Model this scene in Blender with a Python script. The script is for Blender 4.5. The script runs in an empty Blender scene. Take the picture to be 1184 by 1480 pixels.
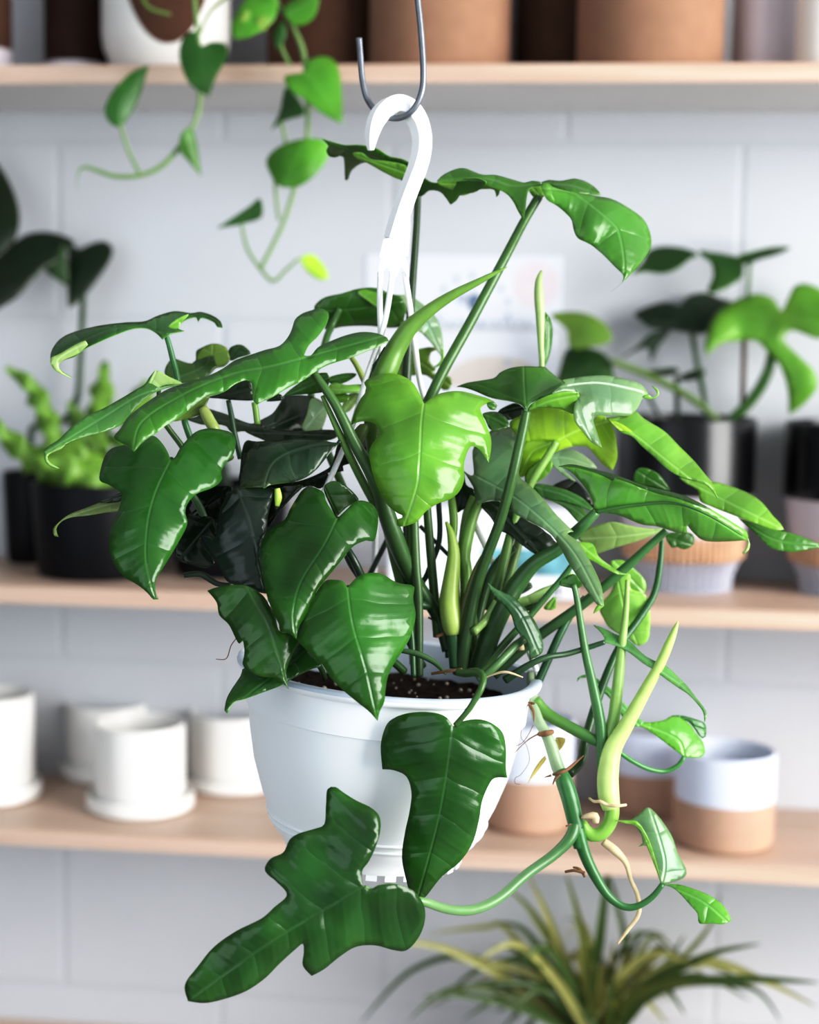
import bpy, bmesh, math, random
from mathutils import Vector, Matrix, noise
from mathutils.geometry import delaunay_2d_cdt
random.seed(7)
col = bpy.context.scene.collection
R = math.radians

# ------------------------------------------------------------------ camera
CAM = Vector((0, 0, 1.5)); FPX = 2400.0; W, H = 1184, 1480
yaw, pitch, roll = R(6.5), R(-6.18), R(0.85)
_f = Vector((-math.sin(yaw) * math.cos(pitch), math.cos(yaw) * math.cos(pitch), math.sin(pitch)))
_r0 = Vector((math.cos(yaw), math.sin(yaw), 0)); _u0 = _r0.cross(_f)
_r = _r0 * math.cos(roll) + _u0 * math.sin(roll)
_u = _u0 * math.cos(roll) - _r0 * math.sin(roll)
cd = bpy.data.cameras.new('camera'); cam = bpy.data.objects.new('camera', cd); col.objects.link(cam)
cam.matrix_world = Matrix(((_r.x, _u.x, -_f.x, CAM.x), (_r.y, _u.y, -_f.y, CAM.y), (_r.z, _u.z, -_f.z, CAM.z), (0, 0, 0, 1)))
cd.sensor_fit = 'VERTICAL'; cd.sensor_height = 36; cd.sensor_width = 28.8; cd.lens = FPX / H * 36
cd.clip_start = 0.05
cd.dof.use_dof = True; cd.dof.focus_distance = 1.05; cd.dof.aperture_fstop = 3.9
bpy.context.scene.camera = cam

def ray(px, py): return _f + _r * ((px - W / 2) / FPX) + _u * ((H / 2 - py) / FPX)
def P(px, py, Z): return CAM + ray(px, py) * Z                      # a point at depth Z along the view axis
def on_y(px, py, y): d = ray(px, py); return CAM + d * ((y - CAM.y) / d.y)
def on_z(px, py, z): d = ray(px, py); return CAM + d * ((z - CAM.z) / d.z)
def depth(p): return (p - CAM).dot(_f)

# ------------------------------------------------------------------ materials
def lin(c):
    return tuple(((v / 255) / 12.92 if v / 255 <= .04045 else ((v / 255 + .055) / 1.055) ** 2.4) for v in c[:3]) + (1.0,)

class NT:
    def __init__(s, name):
        s.m = bpy.data.materials.new(name); s.m.use_nodes = True; s.t = s.m.node_tree
        s.t.nodes.clear(); s.out = s.n('ShaderNodeOutputMaterial')
    def n(s, typ, **kw):
        nd = s.t.nodes.new(typ)
        for k, v in kw.items():
            if isinstance(k, str) and k[0] == '_': continue
            setattr(nd, k, v)
        return nd
    def l(s, a, b): s.t.links.new(a, b)
    def math(s, op, a, b=None, c=None, clamp=False):
        nd = s.n('ShaderNodeMath', operation=op); nd.use_clamp = clamp
        for i, v in enumerate((a, b, c)):
            if v is None: continue
            if isinstance(v, (int, float)): nd.inputs[i].default_value = v
            else: s.l(v, nd.inputs[i])
        return nd.outputs[0]
    def mix(s, fac, a, b, blend='MIX'):
        nd = s.n('ShaderNodeMix', data_type='RGBA', blend_type=blend)
        for sock, v in ((nd.inputs[0], fac), (nd.inputs[6], a), (nd.inputs[7], b)):
            if isinstance(v, (int, float)): sock.default_value = v
            elif isinstance(v, tuple): sock.default_value = v
            else: s.l(v, sock)
        return nd.outputs[2]
    def noise(s, scale, detail=4, vec=None, rough=.5):
        nd = s.n('ShaderNodeTexNoise'); nd.inputs['Scale'].default_value = scale
        nd.inputs['Detail'].default_value = detail; nd.inputs['Roughness'].default_value = rough
        if vec is not None: s.l(vec, nd.inputs['Vector'])
        return nd
    def bump(s, h, strength, dist):
        nd = s.n('ShaderNodeBump'); nd.inputs['Strength'].default_value = strength
        nd.inputs['Distance'].default_value = dist; s.l(h, nd.inputs['Height']); return nd.outputs[0]
    def ramp(s, f, stops):
        nd = s.n('ShaderNodeValToRGB'); cr = nd.color_ramp
        while len(cr.elements) < len(stops): cr.elements.new(.5)
        for e, (p, c) in zip(cr.elements, stops): e.position = p; e.color = c
        s.l(f, nd.inputs[0]); return nd.outputs[0]
    def bsdf(s, base, rough=.5, spec=.5, normal=None, **kw):
        b = s.n('ShaderNodeBsdfPrincipled')
        for nm, v in (('Base Color', base), ('Roughness', rough), ('Specular IOR Level', spec)) + tuple(kw.items()):
            if isinstance(v, (int, float, tuple)): b.inputs[nm].default_value = v
            else: s.l(v, b.inputs[nm])
        if normal is not None: s.l(normal, b.inputs['Normal'])
        return b.outputs[0]
    def done(s, sh): s.l(sh, s.out.inputs[0]); return s.m

def simple(name, rgb, rough=.5, spec=.5, nscale=30, namt=.08, bumpd=0, metallic=0.0, stretch=None):
    t = NT(name); tc = t.n('ShaderNodeTexCoord'); v = tc.outputs['Object']
    if stretch:
        mp = t.n('ShaderNodeMapping'); mp.inputs['Scale'].default_value = stretch; t.l(v, mp.inputs[0]); v = mp.outputs[0]
    nz = t.noise(nscale, 5, v); c = lin(rgb)
    lo = tuple(x * (1 - namt) for x in c[:3]) + (1,); hi = tuple(min(1, x * (1 + namt)) for x in c[:3]) + (1,)
    base = t.ramp(nz.outputs['Fac'], [(.3, lo), (.7, hi)])
    nm = t.bump(nz.outputs['Fac'], .4, bumpd) if bumpd else None
    return t.done(t.bsdf(base, rough, spec, nm, Metallic=metallic))

def leaf_material(name, rough=.3, trans=.22, veins=1.0, back=(130, 165, 95)):
    t = NT(name)
    at = t.n('ShaderNodeAttribute', attribute_name='leafcol'); uv = t.n('ShaderNodeUVMap')
    sp = t.n('ShaderNodeSeparateXYZ'); t.l(uv.outputs[0], sp.inputs[0])
    u, v = sp.outputs[0], sp.outputs[1]
    au = t.math('ABSOLUTE', u)
    tc = t.n('ShaderNodeTexCoord')
    nz = t.noise(55, 4, tc.outputs['Object'])
    n0 = t.noise(16, 2, tc.outputs['Object'])
    ph = t.math('SUBTRACT', v, t.math('MULTIPLY', au, .42))
    ph = t.math('ADD', ph, t.math('MULTIPLY', t.math('MULTIPLY', au, au), .1))
    ph = t.math('ADD', t.math('MULTIPLY', ph, 1.75), t.math('MULTIPLY', n0.outputs['Fac'], .55))
    fade = t.math('SUBTRACT', 1.15, t.math('MULTIPLY', au, 1.5), clamp=True)
    fr = t.math('FRACT', ph)
    dv = t.math('MULTIPLY', t.math('ABSOLUTE', t.math('SUBTRACT', fr, .5)), 2)          # 0 on a side vein
    side = t.math('SUBTRACT', 1, t.math('DIVIDE', dv, .07), clamp=True)
    side = t.math('MULTIPLY', side, fade)
    fine = t.math('ABSOLUTE', t.math('SUBTRACT', t.math('FRACT', t.math('MULTIPLY', ph, 5)), .5))
    rib = t.math('SUBTRACT', 1, t.math('DIVIDE', au, .028), clamp=True)
    lines = t.math('MAXIMUM', t.math('MULTIPLY', side, .22), t.math('MULTIPLY', rib, .5))
    lines = t.math('MULTIPLY', lines, veins)
    base = at.outputs['Color']
    mott = t.math('ADD', .86, t.math('MULTIPLY', nz.outputs['Fac'], .28))
    hsv = t.n('ShaderNodeHueSaturation'); hsv.inputs['Saturation'].default_value = .95; hsv.inputs['Hue'].default_value = .489; t.l(base, hsv.inputs['Color']); t.l(mott, hsv.inputs['Value'])
    light = t.n('ShaderNodeHueSaturation'); light.inputs['Value'].default_value = 1.7; light.inputs['Saturation'].default_value = .82
    t.l(hsv.outputs[0], light.inputs['Color'])
    c = t.mix(lines, hsv.outputs[0], light.outputs[0])
    geo = t.n('ShaderNodeNewGeometry')
    c = t.mix(t.math('MULTIPLY', geo.outputs['Backfacing'], .45), c, lin(back))
    hgt = t.math('ADD', t.math('POWER', dv, .5), t.math('MULTIPLY', fine, .12))
    hgt = t.math('ADD', hgt, t.math('MULTIPLY', rib, -.9))
    hgt = t.math('ADD', hgt, t.math('MULTIPLY', nz.outputs['Fac'], .5))
    nrm = t.bump(hgt, .28 * veins, .004)
    b = t.bsdf(c, rough, .5, nrm)
    tr = t.n('ShaderNodeBsdfTranslucent'); t.l(light.outputs[0], tr.inputs[0])
    mx = t.n('ShaderNodeMixShader'); mx.inputs[0].default_value = trans
    t.l(b, mx.inputs[1]); t.l(tr.outputs[0], mx.inputs[2])
    return t.done(mx.outputs[0])

def stem_material():
    t = NT('stem_green'); at = t.n('ShaderNodeAttribute', attribute_name='leafcol')
    tc = t.n('ShaderNodeTexCoord'); nz = t.noise(90, 4, tc.outputs['Object'])
    hsv = t.n('ShaderNodeHueSaturation'); hsv.inputs['Saturation'].default_value = .86; hsv.inputs['Hue'].default_value = .478; t.l(at.outputs['Color'], hsv.inputs['Color'])
    t.l(t.math('ADD', .78, t.math('MULTIPLY', nz.outputs['Fac'], .44)), hsv.inputs['Value'])
    b = t.bsdf(hsv.outputs[0], .34, .5, t.bump(nz.outputs['Fac'], .15, .002))
    return t.done(b)

M = {}
M['leaf'] = leaf_material('philodendron_leaf', .23, .13)
M['leaf_soft'] = leaf_material('background_leaf', .38, .2, .5)
M['rim'] = simple('leaf_edge', (104, 158, 62), .5, .2)
M['stem'] = stem_material()
M['plastic'] = simple('white_plastic', (240, 243, 245), .38, .4, 12, .012)
M['rimgrey'] = simple('blue_grey_plastic', (196, 206, 220), .4, .4, 12, .02)  # bluer and darker than white_plastic, used on lip and inner wall
M['hanger'] = simple('hanger_plastic', (250, 250, 249), .3, .5, 12, .01)
M['wire'] = simple('galvanised_wire', (126, 130, 136), .42, .5, 160, .12, metallic=.75)
M['soil'] = simple('potting_soil', (40, 31, 25), .95, .1, 160, .75, .006)
M['twig'] = simple('dry_brown', (120, 92, 68), .8, .2, 120, .3, .001)
M['root'] = simple('aerial_root', (200, 182, 148), .7, .2, 90, .2)
M['ceramic_white'] = simple('white_ceramic', (222, 220, 216), .35, .45, 8, .015)
M['ceramic_blue'] = simple('pale_blue_white_glaze', (206, 212, 226), .4, .4, 8, .02)
M['clay'] = simple('peach_clay', (180, 150, 131), .75, .25, 60, .05)
M['clay_tan'] = simple('tan_clay', (150, 118, 98), .8, .2, 60, .06)
M['clay_brown_and_shade'] = simple('brown_and_shaded_clay', (84, 58, 44), .8, .2, 40, .12)  # real brown clay, also the shaded copy of the tan clay
M['clay_dark'] = simple('dark_brown_clay', (46, 26, 17), .8, .2, 40, .15)
M['navy'] = simple('matte_navy_glaze', (9, 10, 16), .5, .2, 40, .1)
M['black'] = simple('glossy_black_glaze', (6, 6, 9), .26, .5, 40, .1)
M['lilac'] = simple('pale_lilac_glaze', (196, 190, 196), .5, .4, 20, .03)
M['bamboo'] = simple('ribbed_tan_wood', (188, 154, 128), .6, .3, 60, .12)
M['flute'] = simple('white_fluted_ceramic', (182, 184, 194), .45, .4, 20, .03)
M['paper'] = simple('print_paper', (212, 215, 223), .8, .2, 20, .01)
M['ink'] = simple('blue_grey_ink', (110, 126, 148), .8, .2, 300, .2)
M['ink_faint'] = simple('faint_grey_ink', (176, 182, 194), .8, .2, 300, .2)
M['tan_print'] = simple('beige_print', (202, 194, 188), .8, .2, 40, .04)
M['pink_print'] = simple('pale_pink_print', (212, 203, 208), .8, .2, 40, .03)
M['teal_print'] = simple('teal_picture', (110, 158, 168), .6, .3, 45, .55)
M['carton'] = simple('white_carton', (225, 228, 234), .6, .3, 20, .02)
M['mark'] = simple('dark_print_mark', (66, 78, 92), .7, .3, 50, .1)

def wood():
    t = NT('birch_plywood'); tc = t.n('ShaderNodeTexCoord')
    mp = t.n('ShaderNodeMapping'); mp.inputs['Scale'].default_value = (1.5, 22, 60); t.l(tc.outputs['Object'], mp.inputs[0])
    nz = t.noise(2.2, 6, mp.outputs[0], .6)
    base = t.ramp(nz.outputs['Fac'], [(.25, lin((182, 154, 136))), (.55, lin((200, 176, 159))), (.8, lin((212, 193, 180)))])
    return t.done(t.bsdf(base, .42, .35, t.bump(nz.outputs['Fac'], .08, .002)))
M['wood'] = wood()

M['underside'] = simple('shelf_underside', (214, 211, 210), .6, .2, 10, .02)
WALL_Y = 1.87; FRONT_Y = WALL_Y - .215
def wall_mat(x0, z0):
    t = NT('painted_block_wall'); tc = t.n('ShaderNodeTexCoord')
    sp = t.n('ShaderNodeSeparateXYZ'); t.l(tc.outputs['Object'], sp.inputs[0])
    cb = t.n('ShaderNodeCombineXYZ'); t.l(t.math('SUBTRACT', sp.outputs[0], x0 + .2 - 8), cb.inputs[0]); t.l(t.math('SUBTRACT', sp.outputs[2], z0 - 8), cb.inputs[1])
    br = t.n('ShaderNodeTexBrick'); t.l(cb.outputs[0], br.inputs['Vector'])
    br.offset = .5; br.inputs['Scale'].default_value = 1; br.inputs['Brick Width'].default_value = .385
    br.inputs['Row Height'].default_value = .2; br.inputs['Mortar Size'].default_value = .006; br.inputs['Mortar Smooth'].default_value = .8
    br.inputs['Color1'].default_value = (1, 1, 1, 1); br.inputs['Color2'].default_value = (1, 1, 1, 1); br.inputs['Mortar'].default_value = (0, 0, 0, 1)
    nz = t.noise(6, 6, tc.outputs['Object']); n2 = t.noise(160, 4, tc.outputs['Object'])
    c = t.mix(nz.outputs['Fac'], lin((187, 189, 193)), lin((197, 199, 203)))
    c = t.mix(t.math('MULTIPLY', br.outputs['Fac'], .16), c, lin((166, 169, 176)))
    h = t.math('ADD', t.math('MULTIPLY', br.outputs['Fac'], -1.0), t.math('MULTIPLY', n2.outputs['Fac'], .25))
    return t.done(t.bsdf(c, .6, .3, t.bump(h, .28, .004)))

# ------------------------------------------------------------------ objects
def link(o, parent=None):
    col.objects.link(o)
    if parent is not None: o.parent = parent
    return o
def tag(o, label=None, cat=None, group=None, kind=None):
    if label: o['label'] = label
    if cat: o['category'] = cat
    if group: o['group'] = group
    if kind: o['kind'] = kind
    return o
ORG = {}
def thing(name, label, cat, loc, group=None):
    o = bpy.data.objects.new(name, None); o.empty_display_size = .03; col.objects.link(o); o.location = loc
    ORG[o.name] = Vector(loc); return tag(o, label, cat, group)
def origin(o):
    while o.parent is not None: o = o.parent
    return ORG.get(o.name, Vector((0, 0, 0)))
def mesh_obj(name, verts, faces, mats, parent=None, smooth=True, fmat=None):
    og = origin(parent) if parent is not None else Vector((0, 0, 0))
    me = bpy.data.meshes.new(name); me.from_pydata([tuple(Vector(v) - og) for v in verts], [], faces)
    for m in (mats if isinstance(mats, (list, tuple)) else [mats]): me.materials.append(m)
    for i, p in enumerate(me.polygons):
        p.use_smooth = smooth
        if fmat: p.material_index = fmat[i]
    return link(bpy.data.objects.new(name, me), parent)
def bm_obj(name, bm, mat, parent=None, smooth=True):
    me = bpy.data.meshes.new(name); bm.normal_update(); bm.to_mesh(me); bm.free()
    me.materials.append(mat)
    for p in me.polygons: p.use_smooth = smooth
    return link(bpy.data.objects.new(name, me), parent)
def box(name, lo, hi, mat, parent=None, bevel=.0):
    bm = bmesh.new(); bmesh.ops.create_cube(bm, size=1)
    og = origin(parent) if parent is not None else Vector((0, 0, 0))
    for v in bm.verts: v.co = Vector([lo[i] + (v.co[i] + .5) * (hi[i] - lo[i]) for i in range(3)]) - og
    if bevel: bmesh.ops.bevel(bm, geom=bm.edges[:], offset=bevel, segments=2, affect='EDGES')
    return bm_obj(name, bm, mat, parent, False)
def lathe(name, prof, mat, parent, loc=(0, 0, 0), seg=72, mtx=None, flute=None):
    # prof: (r, z) from the outside bottom round to the inside; flute=(count, depth, zlo, zhi)
    vs, fs = [], []
    base = Vector(loc)
    for r, z in prof:
        for k in range(seg):
            a = 2 * math.pi * k / seg; rr = r
            if flute and flute[2] <= z <= flute[3]: rr = r * (1 - flute[1] * abs(math.sin(a * flute[0] / 2)) ** .7)
            p = Vector((rr * math.cos(a), rr * math.sin(a), z))
            if mtx is not None: p = mtx @ p
            vs.append(base + p)
    n = len(prof)
    for i in range(n - 1):
        for k in range(seg):
            k2 = (k + 1) % seg
            fs.append((i * seg + k, i * seg + k2, (i + 1) * seg + k2, (i + 1) * seg + k))
    fs.append(tuple(range(seg - 1, -1, -1)))
    fs.append(tuple((n - 1) * seg + k for k in range(seg)))
    o = mesh_obj(name, vs, fs, mat, parent)
    es = o.modifiers.new('edge', 'EDGE_SPLIT'); es.split_angle = R(38)
    return o

def crom(pts, closed, step=4.0):
    """Catmull-Rom through pixel points; pts: list of (x, y, corner)"""
    out = []; n = len(pts); rng = range(n if closed else n - 1)
    for i in rng:
        p1, p2 = pts[i], pts[(i + 1) % n]
        p0 = pts[(i - 1) % n] if (closed or i > 0) else p1
        p3 = pts[(i + 2) % n] if (closed or i + 2 < n) else p2
        if p1[2]: p0 = p1
        if p2[2]: p3 = p2
        d = math.hypot(p2[0] - p1[0], p2[1] - p1[1]); m = max(1, int(d / step))
        for k in range(m):
            t = k / m; t2 = t * t; t3 = t2 * t
            out.append(tuple(.5 * (2 * p1[j] + (p2[j] - p0[j]) * t + (2 * p0[j] - 5 * p1[j] + 4 * p2[j] - p3[j]) * t2 + (3 * p1[j] - p0[j] - 3 * p2[j] + p3[j]) * t3) for j in (0, 1)))
    if not closed: out.append(tuple(pts[-1][:2]))
    return out

CROPS = {  # windows of the photograph the outlines were measured in: left, top, magnification
    'A': (460, 190, 4.736), 'B': (700, 230, 4.736), 'C': (60, 600, 3.947), 'D': (240, 400, 4.554), 'E': (660, 500, 3.947),
    'F': (780, 640, 2.931), 'G': (660, 660, 4.933), 'H': (260, 600, 3.947), 'I': (620, 380, 6.578), 'K': (820, 840, 4.933),
    'M': (740, 980, 6.167), '1': (400, 380, 2.96), '2': (760, 480, 2.792), '3': (280, 700, 2.96), '4': (560, 680, 2.96),
    '5': (700, 840, 2.643), '6': (250, 940, 2.193), '7': (40, 400, 2.96), '8': (0, 220, 2.3125), 'R': (784, 320, 2.5525),
    'T': (0, 0, 2.277), 'N': (500, 120, 5.286), '0': (0, 0, 1.0)}
def pts(crop, s):
    x0, y0, k = CROPS[crop]; out = []
    for w in s.split():
        c = w.endswith('c'); a = w.rstrip('c').split(',')
        out.append((x0 + float(a[0]) / k, y0 + float(a[1]) / k, c) + tuple(float(q) for q in a[2:]))
    return out

PAL = {'mid': (42, 100, 28), 'bri': (82, 144, 40), 'dk': (24, 68, 22), 'vdk': (12, 38, 20), 'gap_shade': (7, 22, 13), 'gry': (84, 122, 86), 'lime': (158, 212, 40),
       'pale': (152, 188, 112), 'und': (96, 156, 44), 'olive': (84, 124, 44), 'shade': (24, 50, 32), 'lgreen': (124, 186, 76), 'sheen': (108, 146, 114)}  # the greys carry painted gloss, the near-black fills shaded gaps
BASEZ = 1.12
def inpoly(x, y, poly):
    r = False; j = len(poly) - 1
    for i in range(len(poly)):
        xi, yi = poly[i]; xj, yj = poly[j]
        if (yi > y) != (yj > y) and x < (xj - xi) * (y - yi) / (yj - yi) + xi: r = not r
        j = i
    return r

def blade_geometry(crop, o, rib, z=0, g=(0, 0), f=.15, b=0, k=0, cup=0, c='mid', wav=1.0, bz=None, h=None):
    bz = BASEZ if bz is None else bz
    poly = crom(pts(crop, o), True, 4.0)
    clean = []
    for p in poly:
        if not clean or math.hypot(p[0] - clean[-1][0], p[1] - clean[-1][1]) > 1.2: clean.append(p)
    poly = clean
    rb = crom(pts(crop, rib), False, 3.0)
    area = abs(sum(poly[i - 1][0] * poly[i][1] - poly[i][0] * poly[i - 1][1] for i in range(len(poly)))) / 2
    h = h or max(3.5, min(9.0, math.sqrt(area) / 15))
    xs = [p[0] for p in poly]; ys = [p[1] for p in poly]
    co = [Vector(p) for p in poly]
    y = min(ys); row = 0
    while y < max(ys):
        x = min(xs) + (row % 2) * h / 2
        while x < max(xs):
            if inpoly(x, y, poly) and min((x - q[0]) ** 2 + (y - q[1]) ** 2 for q in poly) > (.62 * h) ** 2: co.append(Vector((x, y)))
            x += h
        y += h * .87; row += 1
    n = len(poly)
    r = delaunay_2d_cdt(co, [(i, (i + 1) % n) for i in range(n)], [list(range(n))], 1, 1e-4)
    V, F = r[0], r[2]
    # rib lengths, extended straight at both ends
    def ed(p): return math.sqrt(min((p.x - q[0]) ** 2 + (p.y - q[1]) ** 2 for q in poly))
    base = lin(PAL[c] if isinstance(c, str) else c); cols = []
    hi = (base[0] * 1.9 + .012, base[1] * 1.42 + .01, base[2] * .95) if base[1] < .33 else (base[0] * 1.12, base[1] * 1.1, base[2] * 1.0)
    def ext(a, bb, L=400):
        d = Vector(a) - Vector(bb); d = d.normalized() if d.length > 1e-6 else Vector((0, -1)); return tuple(Vector(a) + d * L)
    L0 = [0]
    for i in range(1, len(rb)): L0.append(L0[-1] + math.hypot(rb[i][0] - rb[i - 1][0], rb[i][1] - rb[i - 1][1]))
    tot = L0[-1] or 1
    m = min(4, len(rb) - 1)
    full = [ext(rb[0], rb[m])] + rb + [ext(rb[-1], rb[-1 - m])]
    Lf = [-400] + L0 + [tot + 400]
    D = Vector(rb[-1]) - Vector(rb[0]); Nn = Vector((-D.y, D.x))
    sg = 1 if (Nn.y if abs(Nn.y) > abs(Nn.x) * .6 else Nn.x) > 0 else -1
    seed = random.random() * 50
    out, uvs = [], []
    sc = bz / FPX
    for p in V:
        best = None
        for i in range(len(full) - 1):
            ax, ay = full[i]; dx, dy = full[i + 1][0] - ax, full[i + 1][1] - ay
            l2 = dx * dx + dy * dy or 1e-9
            t = max(0, min(1, ((p.x - ax) * dx + (p.y - ay) * dy) / l2))
            qx, qy = ax + dx * t, ay + dy * t
            d2 = (p.x - qx) ** 2 + (p.y - qy) ** 2
            if best is None or d2 < best[0]:
                best = (d2, Lf[i] + (Lf[i + 1] - Lf[i]) * t, (dx * (p.y - qy) - dy * (p.x - qx)))
        s = math.sqrt(best[0]) * (1 if best[2] > 0 else -1); a = best[1]
        fold = math.sqrt(s * s + 9) - 3
        tt = a / tot
        dz = z / 100 + sc * (g[0] * (p.x - rb[0][0]) + g[1] * (p.y - rb[0][1]) + f * fold + k * s * sg + cup * s * s / 100)
        dz += b / 100 * (max(0, min(tt, 1.3)) ** 2)
        if k == 0: dz += sc * (.45 * f * s * s / 100) + sc * .10 * tot * max(0, min(tt, 1.2)) ** 2.2
        dz += wav * .0040 * noise.noise((p.x / 55 + seed, p.y / 55, seed)) * min(1, abs(s) / 30 + .15)
        dz += wav * .0004 * noise.noise((p.x / 22 + seed, p.y / 22, seed + 9)) * min(1, abs(s) / 25)
        if k == 0 and area > 2500: dz -= .0017 * abs(math.sin(math.pi * ((a / 100 - .42 * abs(s) / 100 + .1 * (s / 100) ** 2) * 1.75 + .2 * noise.noise((a / 70, s / 70, seed))))) * min(1, abs(s) / 18) * min(1, (ed(p) / 17) ** 1.5)
        out.append(P(p.x, p.y, bz + dz)); uvs.append((s / 100, a / 100))
        e = ed(p); w_ = .34 * math.exp(-e / 9) + .22 * max(0, tt - .45) + .45 * max(0, noise.noise((p.x / 48 + seed, p.y / 48, seed + 4)))
        w_ = max(0, min(.8, w_)); sh = 1 + .5 * noise.noise((p.x / 70, p.y / 70, seed + 20))
        cols.append(tuple((base[j] * (1 - w_) + hi[j] * w_) * sh for j in range(3)) + (1,))  # yellower edges and tips, plus a light gradient put into the colour
    faces = []
    for fa in F:
        a, bb, cc = (out[fa[0]], out[fa[1]], out[fa[2]])
        nn = (bb - a).cross(cc - a)
        faces.append(tuple(fa) if nn.dot(CAM - a) > 0 else tuple(reversed(fa)))
    return out, faces, uvs, cols

def leaf(parent, panels, name='leaf', mat='leaf', label=None):
    vs, fs, uv, cc = [], [], [], []
    for p in panels:
        a, b, u, c = blade_geometry(**p); o = len(vs)
        vs += a; fs += [tuple(i + o for i in q) for q in b]; uv += u; cc += c
    ob = mesh_obj(name, vs, fs, [M[mat], M['rim']], parent)
    me = ob.data
    ul = me.uv_layers.new(name='UVMap')
    for lp in me.loops: ul.data[lp.index].uv = uv[lp.vertex_index]
    ca = me.color_attributes.new('leafcol', 'FLOAT_COLOR', 'POINT')
    for i, c in enumerate(cc): ca.data[i].color = c
    so = ob.modifiers.new('thickness', 'SOLIDIFY'); so.thickness = .0005; so.offset = -1
    so.material_offset_rim = 1
    if label: ob['label'] = label
    return ob

def tube(parent, name, crop, s, c='mid', c2=None, bz=None, mat='stem', seg=12, flat=1.0, step=5.0, label=None):
    """s: 'x,y,dz_cm,radius_px ...' """
    bz = BASEZ if bz is None else bz
    pp = pts(crop, s); n = len(pp)
    c1 = lin(PAL[c] if isinstance(c, str) else c); c2 = lin(PAL[c2] if isinstance(c2, str) else c2) if c2 else c1
    samp = []
    for i in range(n - 1):
        p1, p2 = pp[i], pp[i + 1]; p0 = pp[i - 1] if i else p1; p3 = pp[i + 2] if i + 2 < n else p2
        d = math.hypot(p2[0] - p1[0], p2[1] - p1[1]); m = max(2, int(d / step))
        for q in range(m + (1 if i == n - 2 else 0)):
            t = q / m; t2 = t * t; t3 = t2 * t
            samp.append([.5 * (2 * p1[j] + (p2[j] - p0[j]) * t + (2 * p0[j] - 5 * p1[j] + 4 * p2[j] - p3[j]) * t2 + (3 * p1[j] - p0[j] - 3 * p2[j] + p3[j]) * t3) for j in (0, 1, 3, 4)])
    ctr = [P(a[0], a[1], bz + a[2] / 100) for a in samp]
    rad = [max(.15, a[3]) * (bz + a[2] / 100) / FPX for a in samp]
    return sweep(parent, name, ctr, rad, c1, c2, mat, seg, flat, label)
def sweep(parent, name, ctr, rad, c1=None, c2=None, mat='stem', seg=12, flat=1.0, label=None):
    vs, fs = [], []; n = len(ctr); up = _f
    for i in range(n):
        tg = (ctr[min(i + 1, n - 1)] - ctr[max(i - 1, 0)]).normalized()
        a = tg.cross(up)
        a = a.normalized() if a.length > 1e-4 else _r
        b = a.cross(tg).normalized()
        for k in range(seg):
            th = 2 * math.pi * k / seg
            vs.append(ctr[i] + a * (rad[i] * math.cos(th)) + b * (rad[i] * flat * math.sin(th)))
    for i in range(n - 1):
        for k in range(seg):
            k2 = (k + 1) % seg
            fs.append((i * seg + k, i * seg + k2, (i + 1) * seg + k2, (i + 1) * seg + k))
    fs.append(tuple(range(seg - 1, -1, -1))); fs.append(tuple((n - 1) * seg + k for k in range(seg)))
    ob = mesh_obj(name, vs, fs, M[mat], parent)
    if c1:
        ca = ob.data.color_attributes.new('leafcol', 'FLOAT_COLOR', 'POINT')
        for i in range(n):
            t = i / max(1, n - 1)
            for k in range(seg): ca.data[i * seg + k].color = [c1[j] * (1 - t) + c2[j] * t for j in range(4)]
    if label: ob['label'] = label
    return ob

# ------------------------------------------------------------------ the room
jp = on_y(207, 205, WALL_Y)
wb = box('wall_back', (-2.2, WALL_Y, 0), (2.2, WALL_Y + .15, 2.6), wall_mat(jp.x, jp.z)); tag(wb, kind='structure')
fl = box('floor', (-2.2, -2.0, -.1), (2.2, WALL_Y + .15, 0), simple('concrete_floor', (150, 148, 145), .6, .3, 8, .1)); tag(fl, kind='structure')
ce = box('ceiling', (-2.2, .3, 2.6), (2.2, WALL_Y + .15, 2.7), simple('ceiling_paint', (225, 226, 228), .8, .2, 8, .02)); tag(ce, kind='structure')

ZT = [on_y(592, y, FRONT_Y).z for y in (92, 866, 1226)]
TH = .0185
def shelf(top, label):
    s = box('wall_shelf', (-1.6, FRONT_Y, top - TH), (1.6, WALL_Y, top), M['wood'], None, .0012)
    s.data.materials.append(M['underside'])
    for p in s.data.polygons:
        if p.normal.z < -.9: p.material_index = 1
    return tag(s, label, 'shelf', 'plywood wall shelves')
shelf(ZT[0], 'pale plywood shelf along the top with brown clay pots on it')
shelf(ZT[1], 'pale plywood shelf at mid height carrying the black pots')
shelf(ZT[2], 'pale plywood shelf with white pots and peach two-tone pots')
ZB = ZT[2] - .305
shelf(ZB, 'lowest plywood shelf under the grassy plant')

# ------------------------------------------------------------------ pots on the shelves
def pot_profile(r, h, t=.004, taper=.0, round_=.006):
    rb = r - taper
    return [(rb - round_, 0), (rb - round_ * .3, round_ * .3), (rb, round_), (r, h - .003), (r - .001, h - .0006), (r - t * .5, h), (r - t + .001, h - .0008), (r - t, h - .004), (rb - t, .012), (rb - t - .004, .008)]
def cyl_px(px, py, wpx, hpx, h):
    """base centre pixel, width and height in pixels -> location, radius, height"""
    b = on_z(px, py, h); Z = depth(b); return b, wpx / 2 * Z / FPX, hpx * Z / FPX / .97

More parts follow.
